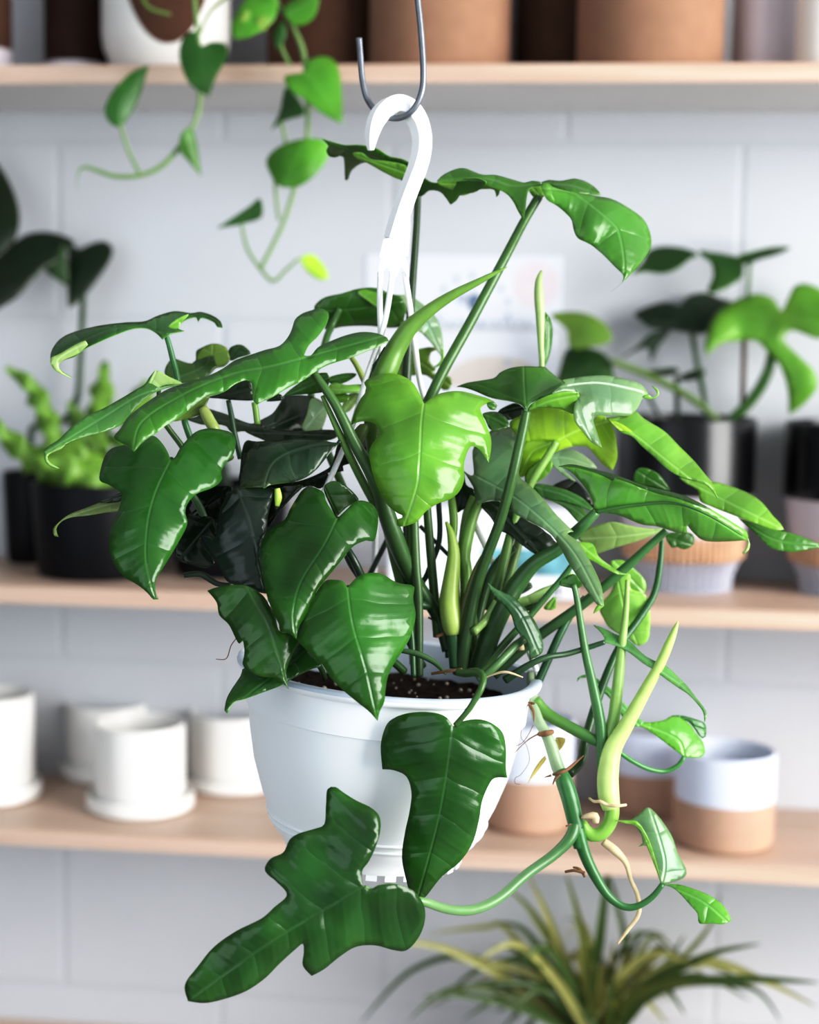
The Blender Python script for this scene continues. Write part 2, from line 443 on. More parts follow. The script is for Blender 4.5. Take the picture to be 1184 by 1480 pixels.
def saucer_pot(px, py, wpx, hpx, swpx, label, shpx=24):
    b, r, hh = cyl_px(px, py, wpx, hpx, ZT[2]); sr = swpx / 2 * depth(b) / FPX; sh = shpx * depth(b) / FPX
    t = thing('ceramic_pot', label, 'plant pot', b, 'white ceramic pots with saucers')
    lathe('body', [(r - .004, sh * .4), (r, sh * .5)] + pot_profile(r, hh)[2:], M['ceramic_white'], t, b)
    lathe('saucer', [(sr - .004, 0), (sr, .003), (sr, sh - .003), (sr - .002, sh), (sr - .005, sh - .002), (sr - .006, sh * .5), (.01, sh * .45)], M['ceramic_white'], t, b)
saucer_pot(203, 1166, 129, 121, 154, 'white ceramic pot on a saucer standing front of its group near the shelf edge')
saucer_pot(158, 1118, 122, 104, 142, 'white ceramic pot at the back, half hidden by the front white pot')
saucer_pot(338, 1132, 126, 104, 150, 'white ceramic pot right beside the hanging basket, third from left', 18)
saucer_pot(-12, 1150, 122, 146, 142, 'taller white ceramic pot cut off by the left picture edge')

def two_tone(px, py, wpx, hpx, label, split=.5):
    b, r, hh = cyl_px(px, py, wpx, hpx, ZT[2]); zs = hh * split
    t = thing('two_tone_pot', label, 'plant pot', b, 'peach and white two-tone pots')
    lathe('clay_base', [(r - .008, 0), (r - .002, .002), (r, .008), (r, zs)], M['clay'], t, b)
    o = lathe('glazed_top', [(r, zs)] + pot_profile(r + .0003, hh, .005)[3:], M['ceramic_blue'], t, b)
two_tone(1045, 1216, 143, 132, 'pale blue and peach two-tone pot in front at the shelf edge')
two_tone(934, 1166, 128, 116, 'two-tone pot with blue-white top standing back in the gap behind green stems', .5)
two_tone(762, 1190, 130, 150, 'two-tone pot half hidden behind the right side of the hanging basket', .5)
b, r, hh = cyl_px(1232, 1150, 136, 130, ZT[2])
t = thing('clay_pot', 'brown clay pot just entering at the right picture edge of lower shelf', 'plant pot', b)
lathe('body', pot_profile(r, hh), M['clay'], t, b)

# mid shelf, left: dark pots
def dark_pot(name, px, py, wpx, hpx, label, mat='navy', taper=.006, group='dark pots at the left of the middle shelf'):
    b, r, hh = cyl_px(px, py, wpx, hpx, ZT[1])
    t = thing(name, label, 'potted plant', b, group)
    lathe('pot', pot_profile(r, hh, .005, taper), M[mat], t, b)
    lathe('soil', [(r - .006, hh - .012), (.004, hh - .008)], M['soil'], t, b)
    return t, b, r, hh

# the grey and tan pots on the top shelf
def top_pot(px, wpx, ypix, mat, label, h=.19, name='clay_pot', group='brown clay pots on the top shelf'):
    bp = on_y(px, 90, ypix); b = Vector((bp.x, ypix, ZT[0])); r = wpx / 2 * depth(b) / FPX
    t = thing(name, label, 'plant pot', b, group)
    lathe('body', pot_profile(r, h, .006, 0, .004), M[mat], t, b)
    return t, b, r
top_pot(635, 204, 1.745, 'clay_tan', 'tan clay cylinder pot directly behind the wire hook')
top_pot(938, 210, 1.738, 'clay_tan', 'tan clay cylinder pot, widest one at the right of the top shelf', .19)
top_pot(466, 160, 1.785, 'clay_brown_and_shade', 'tan clay pot darkened for shade between trailing vine and hook')  # shade put into the clay colour of this and the next pot
top_pot(800, 110, 1.826, 'clay_brown_and_shade', 'narrow pot darkened for shade between the two tan pots', .15)
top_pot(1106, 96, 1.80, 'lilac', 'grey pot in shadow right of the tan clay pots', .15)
top_pot(1196, 92, 1.74, 'ceramic_white', 'pale pot at the right end of the top shelf', .15)
def dipped(px, wpx, y, lo, hi, label, split=.02, h=.17):
    bp = on_y(px, 90, y); b = Vector((bp.x, y, ZT[0])); r = wpx / 2 * depth(b) / FPX
    t = thing('dipped_pot', label, 'plant pot', b, 'two-colour dipped pots at the left of the top shelf')
    lathe('white_dip', [(r - .012, 0), (r - .004, .003), (r, .012), (r, split)], M[lo], t, b)
    lathe('body', [(r, split)] + pot_profile(r, h, .006)[3:], M[hi], t, b)
dipped(110, 90, 1.78, 'lilac', 'clay_dark', 'dark brown pot with pale dipped base on top shelf', .020)
dipped(-16, 66, 1.76, 'lilac', 'clay_brown_and_shade', 'brown pot with white base at the top left corner', .032)

# ------------------------------------------------------------------ prints on the wall
def wallrect(name, x0, y0, x1, y1, mat, parent, off, th=.0006):
    a = on_y(x0, y0, WALL_Y); c = on_y(x1, y1, WALL_Y)
    return box(name, (a.x, WALL_Y - off - th, c.z), (c.x, WALL_Y - off, a.z), mat, parent)
def walldisc(name, px, py, rx, ry, mat, parent, off, lower=True):
    c = on_y(px, py, WALL_Y); k = depth(c) / FPX; vs = []; N = 40
    for i in range(N):
        a = 2 * math.pi * i / N; sy = math.sin(a)
        if not lower and sy < 0: sy = 0
        vs.append(Vector((c.x + rx * k * math.cos(a), WALL_Y - off, c.z + ry * k * sy)))
    return mesh_obj(name, vs, [tuple(reversed(range(N)))], mat, parent, False)
c0 = on_y(670, 474, WALL_Y)
pr = thing('art_print', 'white paper print with a ring of small marks on the block wall', 'print', (c0.x, WALL_Y, c0.z))
wallrect('sheet', 530, 368, 812, 473, M['paper'], pr, .0004, .0008)
walldisc('pink_ring', 775, 412, 34, 34, M['pink_print'], pr, .0014)
walldisc('flower_motif', 686, 437, 10, 13, M['ink'], pr, .0016)
walldisc('leaf_motif', 668, 432, 8, 8, M['ink_faint'], pr, .0015)
for i in range(9):
    a = R(195 - i * 26); x, y = 684 + 52 * math.cos(a), 447 - 48 * math.sin(a)
    wallrect('ring_mark', x - 3, y - 5, x + 3, y + 5, M['ink_faint'], pr, .0014, .0003)
for i in range(13):
    x = 640 + i * 11
    wallrect('row_mark', x - 3, 463, x + 2 + (i % 3), 469 + (i % 2) * 3, M['ink_faint'], pr, .0014, .0003)
c0 = on_y(670, 640, WALL_Y)
pr2 = thing('art_print', 'lower white print with beige arch shape under the ring print', 'print', (c0.x, WALL_Y, c0.z))
wallrect('sheet', 545, 477, 800, 640, M['paper'], pr2, .0004, .0008)
walldisc('beige_arch', 715, 560, 78, 46, M['tan_print'], pr2, .0014, False)
walldisc('arch_dot', 734, 524, 5, 5, M['ink_faint'], pr2, .0016)

# white carton behind the stems
a = on_z(660, 862, ZT[1]); kz = depth(a) / FPX
x0, x1 = on_y(560, 860, a.y).x, on_y(832, 860, a.y).x; hz = 128 * kz
bx = thing('carton', 'white carton with a teal picture band standing behind the green stems', 'box', ((x0 + x1) / 2, a.y, ZT[1]))
box('body', (x0, a.y, ZT[1]), (x1, a.y + .07, ZT[1] + hz), M['carton'], bx, .0015)
xb0 = on_y(696, 830, a.y).x; xb1 = on_y(826, 830, a.y).x
box('picture_band', (xb0, a.y - .0008, ZT[1] + 34 * kz), (xb1, a.y + .001, ZT[1] + 72 * kz), M['teal_print'], bx)
for q in (797, 806):
    xm = on_y(q, 860, a.y).x
    box('dark_mark', (xm, a.y - .0008, ZT[1] + 6 * kz), (xm + .003, a.y + .001, ZT[1] + 20 * kz), M['mark'], bx)

# ------------------------------------------------------------------ black glossy pots on ribbed bowls (middle shelf, right)
def footed(px, py, label, w=195, extra=None):
    b, r, _ = cyl_px(px, py, w, 10, ZT[1]); k = depth(b) / FPX
    t = thing('footed_planter', label, 'planter', b, 'black planters in ribbed bowls')
    z1, z2, z3, z4 = 44 * k, 82 * k, 138 * k, 246 * k
    rr = 88 * k
    lathe('fluted_foot', [(rr * .80, 0), (rr * .80, .002), (rr * .82, z1 * .5), (rr * .93, z1)], M['flute'], t, b, 168, None, (42, .10, .001, z1))
    lathe('ribbed_ring', [(rr * .93, z1), (rr * .99, z1 + .002), (rr, z1 + .006), (rr, z2 - .002), (rr * .97, z2), (rr * .9, z2)], M['bamboo'], t, b, 240, None, (60, .05, z1 + .001, z2 - .001))
    lathe('pale_band', [(r * .86, z2 - .003), (r * .9, z2 + .006), (r * .97, z3 - .004), (r, z3)], M['lilac'], t, b)
    lathe('black_cylinder', [(r, z3), (r, z4 - .003), (r - .001, z4 - .0006), (r - .003, z4), (r - .005, z4 - .001), (r - .006, z4 - .012)], M['black'], t, b)
    lathe('soil', [(r - .006, z4 - .014), (.004, z4 - .010)], M['soil'], t, b)
    return t, b, r, k
fp, fb, fr_, fk = footed(986, 848, 'black planter with ribbed tan bowl holding the large-leaved plant', 196)
footed(1226, 856, 'empty black planter with fluted white foot cut by the right picture edge', 196)

BGZ = depth(Vector((fb.x, fb.y, 1.4)))
def bgleaf(parent, crop, o, rib, c, z=0, **kw):
    kw.setdefault('f', .2)
    return leaf(parent, [dict(crop=crop, o=o, rib=rib, c=c, z=z, bz=kw.pop('bz', BGZ), **kw)], 'leaf', 'leaf_soft')
bgleaf(fp, 'R', '330,190 370,150 390,110 440,92 520,98 575,122 545,140 490,180 440,192 380,186', '575,120 450,130 340,185', 'dk', -2, g=(0, -1))
bgleaf(fp, 'R', '580,108 620,113 680,122 735,140 740,200 700,235 640,262 610,255 630,200 620,150 590,130', '590,115 660,160 640,255', 'dk', -1, g=(0, -.8))
bgleaf(fp, 'R', '720,132 780,110 860,94 915,98 870,122 800,142 755,160', '750,145 915,98', 'dk', 0, k=1.5)
lf = bgleaf(fp, 'R', '340,340 400,310 460,298 510,310 540,275 600,263 660,285 697,300 650,360 600,412 550,412 480,400 400,392 360,362', '560,400 520,330 345,340', 'shade', 1, g=(0, -.6))
bgleaf(fp, 'R', '290,505 350,460 400,415 470,400 430,460 400,515 385,465', '460,405 295,500', 'shade', 2)
lf2 = bgleaf(fp, 'R', '600,470 615,390 650,330 720,288 790,268 850,285 882,330 900,300 930,240 980,230 1040,260 1100,320 1100,400 1021,432 980,420 920,402 893,440 950,500 1000,550 1017,600 985,655 930,702 910,712c 905,620 880,540 850,500 820,470 790,440 720,440 660,450 608,492c', '880,350 800,340 700,350 605,480', 'bri', -3, g=(-.1, -.5), f=.3)
lf3 = bgleaf(fp, 'R', '30,345 100,333 170,343 230,378 257,430 230,452 180,462 120,472 95,450 90,400', '255,430 160,380 35,345', 'olive', 0, g=(0, -.5))
bgleaf(fp, 'R', '95,468 180,468 240,498 262,560 250,640 40,640 60,560', '250,500 150,560 60,600', 'dk', 2, g=(0, -.4))
tube(lf3, 'petiole', 'R', '255,515,1,4 400,572,1,5 560,660,0,5 670,755,0,5', 'olive', bz=BGZ)
tube(lf2, 'petiole', 'R', '850,470,-2,7 830,560,-2,8 770,660,-1,8 660,765,0,7', 'mid', bz=BGZ)
tube(lf, 'petiole', 'R', '550,400,1,4 575,540,1,4 598,650,0,4 612,765,0,4', 'dk', bz=BGZ)
tube(fp, 'stem', 'R', '745,430,0,4 742,560,0,4 738,700,0,4', (110, 84, 58), bz=BGZ)
tube(fp, 'petiole', 'R', '765,150,0,3 762,220,0,3 755,300,0,3 745,440,0,3', 'mid', bz=BGZ)
tube(fp, 'petiole', 'R', '495,570,2,4 497,650,2,4 500,760,1,4', 'shade', bz=BGZ)
tube(fp, 'petiole', 'R', '390,640,2,3 420,700,2,3 450,765,2,3', 'shade', bz=BGZ)
bgleaf(fp, 'R', '380,555 440,545 495,540 500,560 440,570', '500,550 380,560', 'shade', 2, k=1)
bgleaf(fp, 'R', '500,575 560,550 600,548 590,575 520,590', '600,560 500,585', 'shade', 2, k=1)

# ------------------------------------------------------------------ dark pots with plants (middle shelf, left)
b1 = on_y(44, 806, 1.832); b1.z = ZT[1]; k = depth(b1) / FPX
t1 = thing('potted_plant', 'dark large-leaved plant in a black pot at the left picture edge', 'potted plant', b1, 'dark pots at the left of the middle shelf')
lathe('pot', pot_profile(38 * k, 132 * k, .005, .004), M['navy'], t1, b1)
lathe('soil', [(38 * k - .006, 132 * k - .012), (.004, 132 * k - .008)], M['soil'], t1, b1)
LZ = depth(Vector((b1.x, b1.y, 1.4))) - .075
bgleaf(t1, '8', '-60,10 0,50 45,130 65,210 55,280 20,330 -60,345', '-60,330 20,190 0,50', 'vdk', 0, bz=LZ, g=(.3, -.3))
bgleaf(t1, '8', '-60,560 0,522 60,482 105,432 145,390 190,365 235,322 248,300 210,278 150,266 80,278 0,335 -60,350', '-60,430 80,370 245,300', 'vdk', -1, bz=LZ, g=(0, -.5))
bgleaf(t1, '8', '150,390 180,350 205,300 222,350 228,440 190,425', '215,310 175,360 200,425', 'dk', 1, bz=LZ)
ld = bgleaf(t1, '8', '232,308 262,324 310,303 352,298 377,325 362,372 322,432 282,482 242,515 228,522c 226,430', '345,310 280,400 230,518', 'vdk', 5, bz=LZ, g=(.2, -.5))
tube(ld, 'petiole', '8', '278,470,5,4.5 275,560,6,4.5 268,700,7,5 258,820,7,5 215,895,7.5,5 120,915,8,5 104,940,8.3,5 100,1010,8.3,5', 'dk', bz=LZ)
t2, b2, r2, h2 = dark_pot('potted_fern', 140, 829, 184, 130, 'light green crinkled fern in a dark navy pot on the middle shelf')
FZ = depth(b2 + Vector((0, 0, .1)))
PAL['fern'] = (108, 156, 52)
def strap(pxs, widths, z, c):
    """wavy strap leaf through pixel points"""
    p = crom([(a, b, False) for a, b in pxs], False, 3.0); n = len(p); left, right = [], []
    for i, q in enumerate(p):
        d = Vector(p[min(i + 1, n - 1)]) - Vector(p[max(i - 1, 0)]); d.normalize(); nn = Vector((-d.y, d.x))
        t = i / (n - 1) * (len(widths) - 1); j = min(int(t), len(widths) - 2); w = widths[j] * (1 - t + j) + widths[j + 1] * (t - j)
        w *= 1 + .22 * math.sin(i * .55)
        left.append(Vector(q) + nn * w); right.append(Vector(q) - nn * w * (1 + .15 * math.sin(i * .8)))
    vs, fs, uv = [], [], []
    for i in range(n):
        for s, q in ((-1, left[i]), (0, Vector(p[i])), (1, right[i])):
            vs.append(P(q.x, q.y, FZ + z / 100 + (.008 * math.sin(i * .5 + (1.5 if s > 0 else 0)) if s else -.004))); uv.append((s * .2, i * .03))
    for i in range(n - 1):
        for a in (0, 1): fs.append((i * 3 + a, i * 3 + a + 1, i * 3 + a + 4, i * 3 + a + 3))
    o = mesh_obj('frond', vs, fs, [M['leaf_soft'], M['rim']], t2); ul = o.data.uv_layers.new(name='UVMap')
    for lp in o.data.loops: ul.data[lp.index].uv = uv[lp.vertex_index]
    ca = o.data.color_attributes.new('leafcol', 'FLOAT_COLOR', 'POINT')
    for v in ca.data: v.color = lin(PAL[c])
    so = o.modifiers.new('thickness', 'SOLIDIFY'); so.thickness = .0006; so.material_offset_rim = 1
strap([(115, 715), (85, 650), (62, 590), (42, 555), (8, 532)], [10, 17, 15, 13, 4], 0, 'fern')
strap([(135, 715), (142, 650), (146, 590), (152, 522)], [10, 18, 20, 3], 2, 'fern')
strap([(110, 716), (70, 680), (30, 650), (-10, 612)], [12, 20, 16, 8], -2, 'fern')
strap([(145, 716), (130, 680), (100, 655), (60, 650)], [14, 24, 22, 6], -4, 'fern')
strap([(160, 716), (175, 670), (195, 620), (212, 550)], [12, 24, 22, 5], 1, 'fern')
strap([(150, 716), (120, 690), (90, 670), (50, 668)], [16, 24, 20, 6], -6, 'fern')
strap([(140, 716), (128, 660), (112, 610), (100, 580)], [14, 20, 16, 5], 0, 'olive')
t3, b3, r3, h3 = dark_pot('potted_plant', 332, 828, 168, 128, 'black pot mostly hidden behind the dark lower leaves of the basket')
for i in range(7):
    a = i * .9; tip = (332 + 70 * math.cos(a), 690 - 40 * abs(math.sin(a)))
    bgleaf(t3, '0', f'332,712c {tip[0]-12:.0f},{tip[1]+30:.0f} {tip[0]:.0f},{tip[1]:.0f}c {tip[0]+14:.0f},{tip[1]+26:.0f}', f'332,712 {tip[0]:.0f},{tip[1]:.0f}', 'vdk', math.sin(a) * 3, bz=depth(b3 + Vector((0, 0, .1))))

# ------------------------------------------------------------------ trailing pothos on the top shelf
bp = on_y(240, 90, 1.76); pb = Vector((bp.x, 1.76, ZT[0])); k = depth(pb) / FPX
po = thing('trailing_pothos', 'trailing pothos in a brown and white dipped pot, vines hanging over the shelf', 'potted plant', pb)
rr = 92 * k
lathe('pot', [(rr * .78, 0), (rr * .82, .003), (rr * .86, .014), (rr * .97, .03), (rr, .045), (rr, .157), (rr - .002, .16), (rr - .006, .158), (rr - .007, .14)], M['ceramic_white'], po, pb)
# brown glaze patch dipped down the front of the pot
vs, fs = [], []; N = 26
for i in range(N + 1):
    a = R(-90 + 16 + (i / N - .5) * 100); e = (2 * i / N - 1); zl = .028 + .10 * (abs(e) ** 2.2)
    for q in range(9):
        z = zl + (.157 - zl) * q / 8; r_ = rr * (.97 + .03 * min(1, (z - .03) / .015) if z > .03 else .86 + .11 * (z - .014) / .016) + .0009
        vs.append(pb + Vector((r_ * math.cos(a), r_ * math.sin(a), z)))
for i in range(N):
    for q in range(8): fs.append((i * 9 + q, (i + 1) * 9 + q, (i + 1) * 9 + q + 1, i * 9 + q + 1))
mesh_obj('brown_glaze', vs, fs, M['clay_brown_and_shade'], po)
lathe('soil', [(rr - .008, .142), (.004, .146)], M['soil'], po, pb)
TZ = 1.60
PAL['pothos'] = (62, 136, 28); PAL['pothos_dk'] = (28, 88, 24); PAL['vine'] = (98, 142, 72); PAL['variegated'] = (120, 160, 60)
def pothos(vine, o, rib, c, pet=None, z=0, **kw):
    kw.setdefault('f', .25)
    l = leaf(vine, [dict(crop='T', o=o, rib=rib, c=c, z=z, bz=TZ, **kw)], 'leaf', 'leaf_soft')
    if pet: tube(vine, 'petiole', 'T', pet, 'vine', bz=TZ)
def shelfpath(px0, py0):  # vine from the soil over the rim and shelf edge to the first hanging pixel point
    return px0, py0
v1 = tube(po, 'vine', 'T', '560,-330,13,3.5 600,-370,6,3.5 640,-250,2,3.5 640,-20,0,3.5 650,100,0,3.5 658,280,0,3.5 650,380,0,3.5 600,470,0,3.5 540,540,0,3.8 470,575,0,3.5 380,580,0,3.5 280,550,0,2.5 255,580,0,1 256,625,0,.5', 'vine', bz=TZ)
pothos(v1, '590,185 600,130 638,102 660,150 695,138 742,145 746,190 712,252 690,318c 640,290 610,252', '658,150 670,220 690,315', 'pothos_dk', None, -1, g=(.2, -.3))
pothos(v1, '490,213c 430,240 372,300 345,360 360,402 395,416 432,372 462,310', '395,414 410,330 488,216', 'pothos_dk', '395,410,-1,2.6 425,500,0,2.6 460,572,0,2.6', -1, g=(.4, 0))
pothos(v1, '598,440 618,424 636,432 652,500 662,580c 620,530 590,490', '612,430 635,500 660,575', 'pothos', None, -1, g=(.5, 0))
v2 = tube(po, 'vine', 'T', '620,-330,14,3.5 760,-360,6,3.5 860,-200,2,3.5 910,0,0,3.5 960,80,0,3.5 1000,180,0,4 1012,330,0,3.5 1010,460,0,3.5 975,600,0,3.5 930,740,0,3.2 860,880,0,3', 'vine', bz=TZ)
pothos(v2, '938,252 1000,236 1010,202 1060,184 1100,200 1121,260 1127,408c 1060,372 1000,326 955,296', '1005,240 1060,300 1125,404', 'pothos', None, -2, g=(.2, -.4))
pothos(v2, '892,428c 920,370 942,288 990,340 1002,376 940,396', '985,350 940,375 894,425', 'pothos_dk', '925,400,0,2.5 935,440,0,2.5 940,470,0,2.5', 1)
pothos(v2, '878,525 920,482 1000,457 1070,465 1082,510 1042,570 985,612 920,612 890,572', '1005,462 970,540 930,610', 'pothos', None, -2, g=(-.1, -.3))
tube(v2, 'petiole', 'T', '905,600,0,2.5 910,660,0,2.5 918,725,0,2.5', 'vine', bz=TZ)
pothos(v2, '712,752c 760,720 820,680 856,654 862,712 800,736', '850,690 715,750', 'pothos_dk', '795,735,0,2.2 815,820,0,2.4 862,890,0,2.6 900,925,0,2.6 940,890,0,2.2 985,850,0,2', 0)
pothos(v2, '990,850 1030,838 1070,880 1080,916 1050,920 1010,892', '990,850 1075,915', 'lime', None, 0)
pothos(v2, '762,90 785,30 830,-20 905,-15 905,60 842,112 775,128', '900,10 840,60 780,120', 'pothos', None, -2, g=(0, -.4))
pothos(v2, '790,60 815,30 822,50 800,95', '815,35 800,90', 'variegated', None, -2.6, f=0)
pothos(v2, '842,70 870,50 888,70 866,105', '870,55 862,100', 'variegated', None, -2.8, f=0)
pothos(v2, '935,45 955,5 1045,-25 1035,55 980,85', '1040,-10 945,50', 'pothos', None, -2)
pothos(v2, '898,105 930,68 942,120 910,168c', '935,75 910,165', 'pothos_dk', None, -1)
tube(v2, 'petiole', 'T', '935,95,0,2.5 925,150,0,3 955,215,0,3', 'vine', bz=TZ)
tube(po, 'vine', 'T', '560,-330,14,3 500,-200,6,3 470,-30,1,3 490,25,0,3 560,48,0,2.5', 'olive', bz=TZ)
tube(po, 'vine', 'T', '640,-330,14,3 760,-300,6,3 770,-60,1,3 690,40,0,2.5 660,110,0,2', 'olive', bz=TZ)

# ------------------------------------------------------------------ grassy plant on the lowest shelf
gb = on_y(862, 1500, 1.74); gb = Vector((gb.x, 1.74, ZB))
gp = thing('grass_plant', 'bushy plant with arching olive strap leaves at the bottom of the picture', 'potted plant', gb)
lathe('pot', pot_profile(.062, .065, .004, .012), M['ceramic_white'], gp, gb)
lathe('soil', [(.057, .055), (.004, .058)], M['soil'], gp, gb)
def grass():
    vs, fs, uv, cc = [], [], [], []
    rnd = random.Random(21); GZ = depth(gb)
    blades = [  # root x, then pixel waypoints of blades that stand out
        [(850, 1500), (820, 1400), (790, 1320), (762, 1262)], [(860, 1500), (850, 1400), (835, 1320), (818, 1262)], [(880, 1500), (905, 1390), (890, 1300), (865, 1232)],
        [(830, 1500), (740, 1420), (640, 1370), (560, 1362)], [(830, 1500), (700, 1390), (600, 1400), (520, 1480)], [(850, 1500), (740, 1350), (700, 1340), (620, 1350)],
        [(840, 1500), (740, 1440), (650, 1430), (590, 1475)], [(870, 1500), (930, 1420), (1020, 1390), (1110, 1420), (1180, 1455)], [(880, 1500), (940, 1430), (1060, 1415), (1184, 1420)],
        [(860, 1500), (940, 1440), (1000, 1420), (1090, 1430), (1130, 1478)], [(885, 1500), (940, 1410), (980, 1390), (1025, 1340), (1042, 1290)], [(850, 1500), (830, 1420), (770, 1320), (735, 1285)],
        [(880, 1500), (910, 1430), (960, 1395), (990, 1350)], [(840, 1500), (760, 1460), (680, 1440), (610, 1440)], [(845, 1500), (800, 1440), (760, 1390), (690, 1395)], [(860, 1500), (850, 1430), (865, 1370), (880, 1240)]]
    for i in range(64):
        a = rnd.uniform(-1.25, 1.25); L = rnd.uniform(110, 260)
        x, y = 862 + rnd.uniform(-26, 26), 1502
        tipx = x + math.sin(a) * L * 1.15; top = y - math.cos(a) * L * .62 - 20
        blades.append([(x, y), (x + math.sin(a) * L * .35, y - L * .38 * (.5 + .5 * math.cos(a))), (x + math.sin(a) * L * .75, top + 6), (tipx, top + rnd.uniform(-10, 60))])
    for bi, b in enumerate(blades):
        p = crom([(x, y, False) for x, y in b], False, 9); n = len(p); w = rnd.uniform(4.5, 8.5); dz0 = rnd.uniform(-.02, .02); dz1 = rnd.uniform(-.13, .075)
        c = lin(rnd.choice([(88, 100, 34), (70, 92, 32), (118, 120, 54), (50, 76, 28), (62, 88, 34), (140, 142, 82)]))
        o = len(vs)
        for i, q in enumerate(p):
            t = i / (n - 1); d = Vector(p[min(i + 1, n - 1)]) - Vector(p[max(i - 1, 0)]); d.normalize(); nn = Vector((-d.y, d.x))
            ww = w * (min(1, .55 + t * 2) * (1 - t ** 3) + .04)
            dz = dz0 + dz1 * t
            for s in (-1, 0, 1):
                vs.append(P(q[0] + nn.x * ww * s, q[1] + nn.y * ww * s, GZ + dz + (.0025 if s == 0 else 0))); uv.append((s * .3, t)); cc.append(c if s == 0 else tuple(min(1, v * 1.25) for v in c[:3]) + (1,))
        for i in range(n - 1):
            for s in (0, 1): fs.append((o + i * 3 + s, o + i * 3 + s + 1, o + i * 3 + s + 4, o + i * 3 + s + 3))
    ob = mesh_obj('foliage', vs, fs, [M['leaf_soft']], gp); ul = ob.data.uv_layers.new(name='UVMap')
    for lp in ob.data.loops: ul.data[lp.index].uv = uv[lp.vertex_index]
    ca = ob.data.color_attributes.new('leafcol', 'FLOAT_COLOR', 'POINT')
    for i, c in enumerate(cc): ca.data[i].color = c
grass()

# ------------------------------------------------------------------ wire hook from the ceiling
hz = 1.115
hook_px = [(519, 55, 1.0), (521, 80, 1.0), (524, 115, 1.0), (532, 145, .9), (550, 165, .4), (575, 171, -.2), (596, 160, -.8), (609, 135, -1), (612, 105, -1), (609, 50, -1), (603, -10, -1), (600, -60, -1)]
pp = crom([(a, b, False) for a, b, c in hook_px], False, 4); zz = []
for q in pp:
    zz.append(None)
ctr = []
import bisect
segl = [0]
for i in range(1, len(hook_px)): segl.append(segl[-1] + math.hypot(hook_px[i][0] - hook_px[i - 1][0], hook_px[i][1] - hook_px[i - 1][1]))
acc = 0
for i, q in enumerate(pp):
    if i: acc += math.hypot(q[0] - pp[i - 1][0], q[1] - pp[i - 1][1])
    j = min(max(bisect.bisect(segl, acc) - 1, 0), len(segl) - 2); t = (acc - segl[j]) / max(1e-6, segl[j + 1] - segl[j]); t = min(1, t)
    ctr.append(P(q[0], q[1], hz + (hook_px[j][2] * (1 - t) + hook_px[j + 1][2] * t) / 100))
top = ctr[-1]
ctr += [Vector((top.x, top.y, top.z + (2.6 - top.z) * f_)) for f_ in (.25, .5, .75, 1)]
wh = thing('wire_hook', 'bent grey steel wire hook that carries the white hanging basket', 'hook', (top.x, top.y, 2.6))
sweep(wh, 'wire', ctr, [.0021] * len(ctr), mat='wire', seg=14)

# ------------------------------------------------------------------ the hanging basket
RC = P(564, 961, BASEZ)
hp = thing('hanging_philodendron', 'lobed-leaf philodendron in a white plastic hanging basket on a wire hook', 'potted plant', RC)
fh = Vector((_f.x, _f.y, 0)).normalized()
TILT = Matrix.Rotation(R(4.1), 3, fh)
prof = [(.050, -.1255), (.0605, -.1265), (.0622, -.1235), (.0645, -.118), (.0690, -.1145), (.0700, -.1120), (.0712, -.1105), (.0745, -.1015), (.0800, -.0885), (.0868, -.0680), (.0910, -.0480), (.0932, -.0310), (.0936, -.0296), (.0950, -.0290), (.0955, -.0100), (.0957, -.0075),
        (.1000, -.0066), (.1022, -.0048), (.1030, -.0025), (.1026, -.0005), (.1008, .0004), (.0975, 0), (.0950, -.0012), (.0938, -.006), (.0915, -.032), (.085, -.06), (.06, -.07)]
pot = lathe('pot', prof, M['plastic'], hp, RC, 120, TILT)
pot['label'] = 'white plastic basket'
me = pot.data; me.materials.append(M['rimgrey'])
for p in me.polygons:
    i = p.vertices[0] // 120
    if 18 <= i <= 25 and len(p.vertices) == 4: p.material_index = 1
bm = bmesh.new()   # little drainage feet under the base
for i in range(30):
    a = 2 * math.pi * i / 30
    m = Matrix.Translation(Vector((.0585 * math.cos(a), .0585 * math.sin(a), -.1278))) @ Matrix.Rotation(a, 4, 'Z') @ Matrix.Diagonal((.003, .0072, .0055, 1))
    m = TILT.to_4x4() @ m
    bmesh.ops.create_cube(bm, size=1, matrix=m)
ft = bm_obj('foot_ring', bm, M['plastic'], pot, False)
for zz_, rr_ in ((-.1035, .0742), (-.1085, .0722)):
    lathe('ridge', [(rr_ - .0006, zz_ - .0013), (rr_ + .0008, zz_ - .0006), (rr_ + .0016, zz_ + .0008), (rr_ + .0006, zz_ + .0018)], M['plastic'], pot, RC, 96, TILT)
sv, sf = [], []
N, Q = 48, 12
for q in range(Q + 1):
    for i in range(N):
        a = 2 * math.pi * i / N; r_ = .0925 * (1 - q / Q) + .0008
        z = -.024 + .006 * noise.noise((r_ * 60 * math.cos(a), r_ * 60 * math.sin(a), 3.1)) + .004 * noise.noise((r_ * 200 * math.cos(a), r_ * 200 * math.sin(a), 1.1))
        sv.append(RC + TILT @ Vector((r_ * math.cos(a), r_ * math.sin(a), z)))
for q in range(Q):
    for i in range(N): sf.append((q * N + i, q * N + (i + 1) % N, (q + 1) * N + (i + 1) % N, (q + 1) * N + i))
mesh_obj('soil', sv, sf, M['soil'], hp)
bm = bmesh.new(); rp = random.Random(4)
for i in range(90):
    a, r_ = rp.uniform(0, 6.28), .088 * math.sqrt(rp.random())
    q = TILT @ Vector((r_ * math.cos(a), r_ * math.sin(a), -.0215)); d_ = rp.uniform(.0006, .0018)
    bmesh.ops.create_icosphere(bm, subdivisions=1, radius=d_, matrix=Matrix.Translation(q))
pe = bm_obj('perlite', bm, simple('perlite', (196, 184, 168), .9, .2, 90, .2), hp); pe['kind'] = 'stuff'

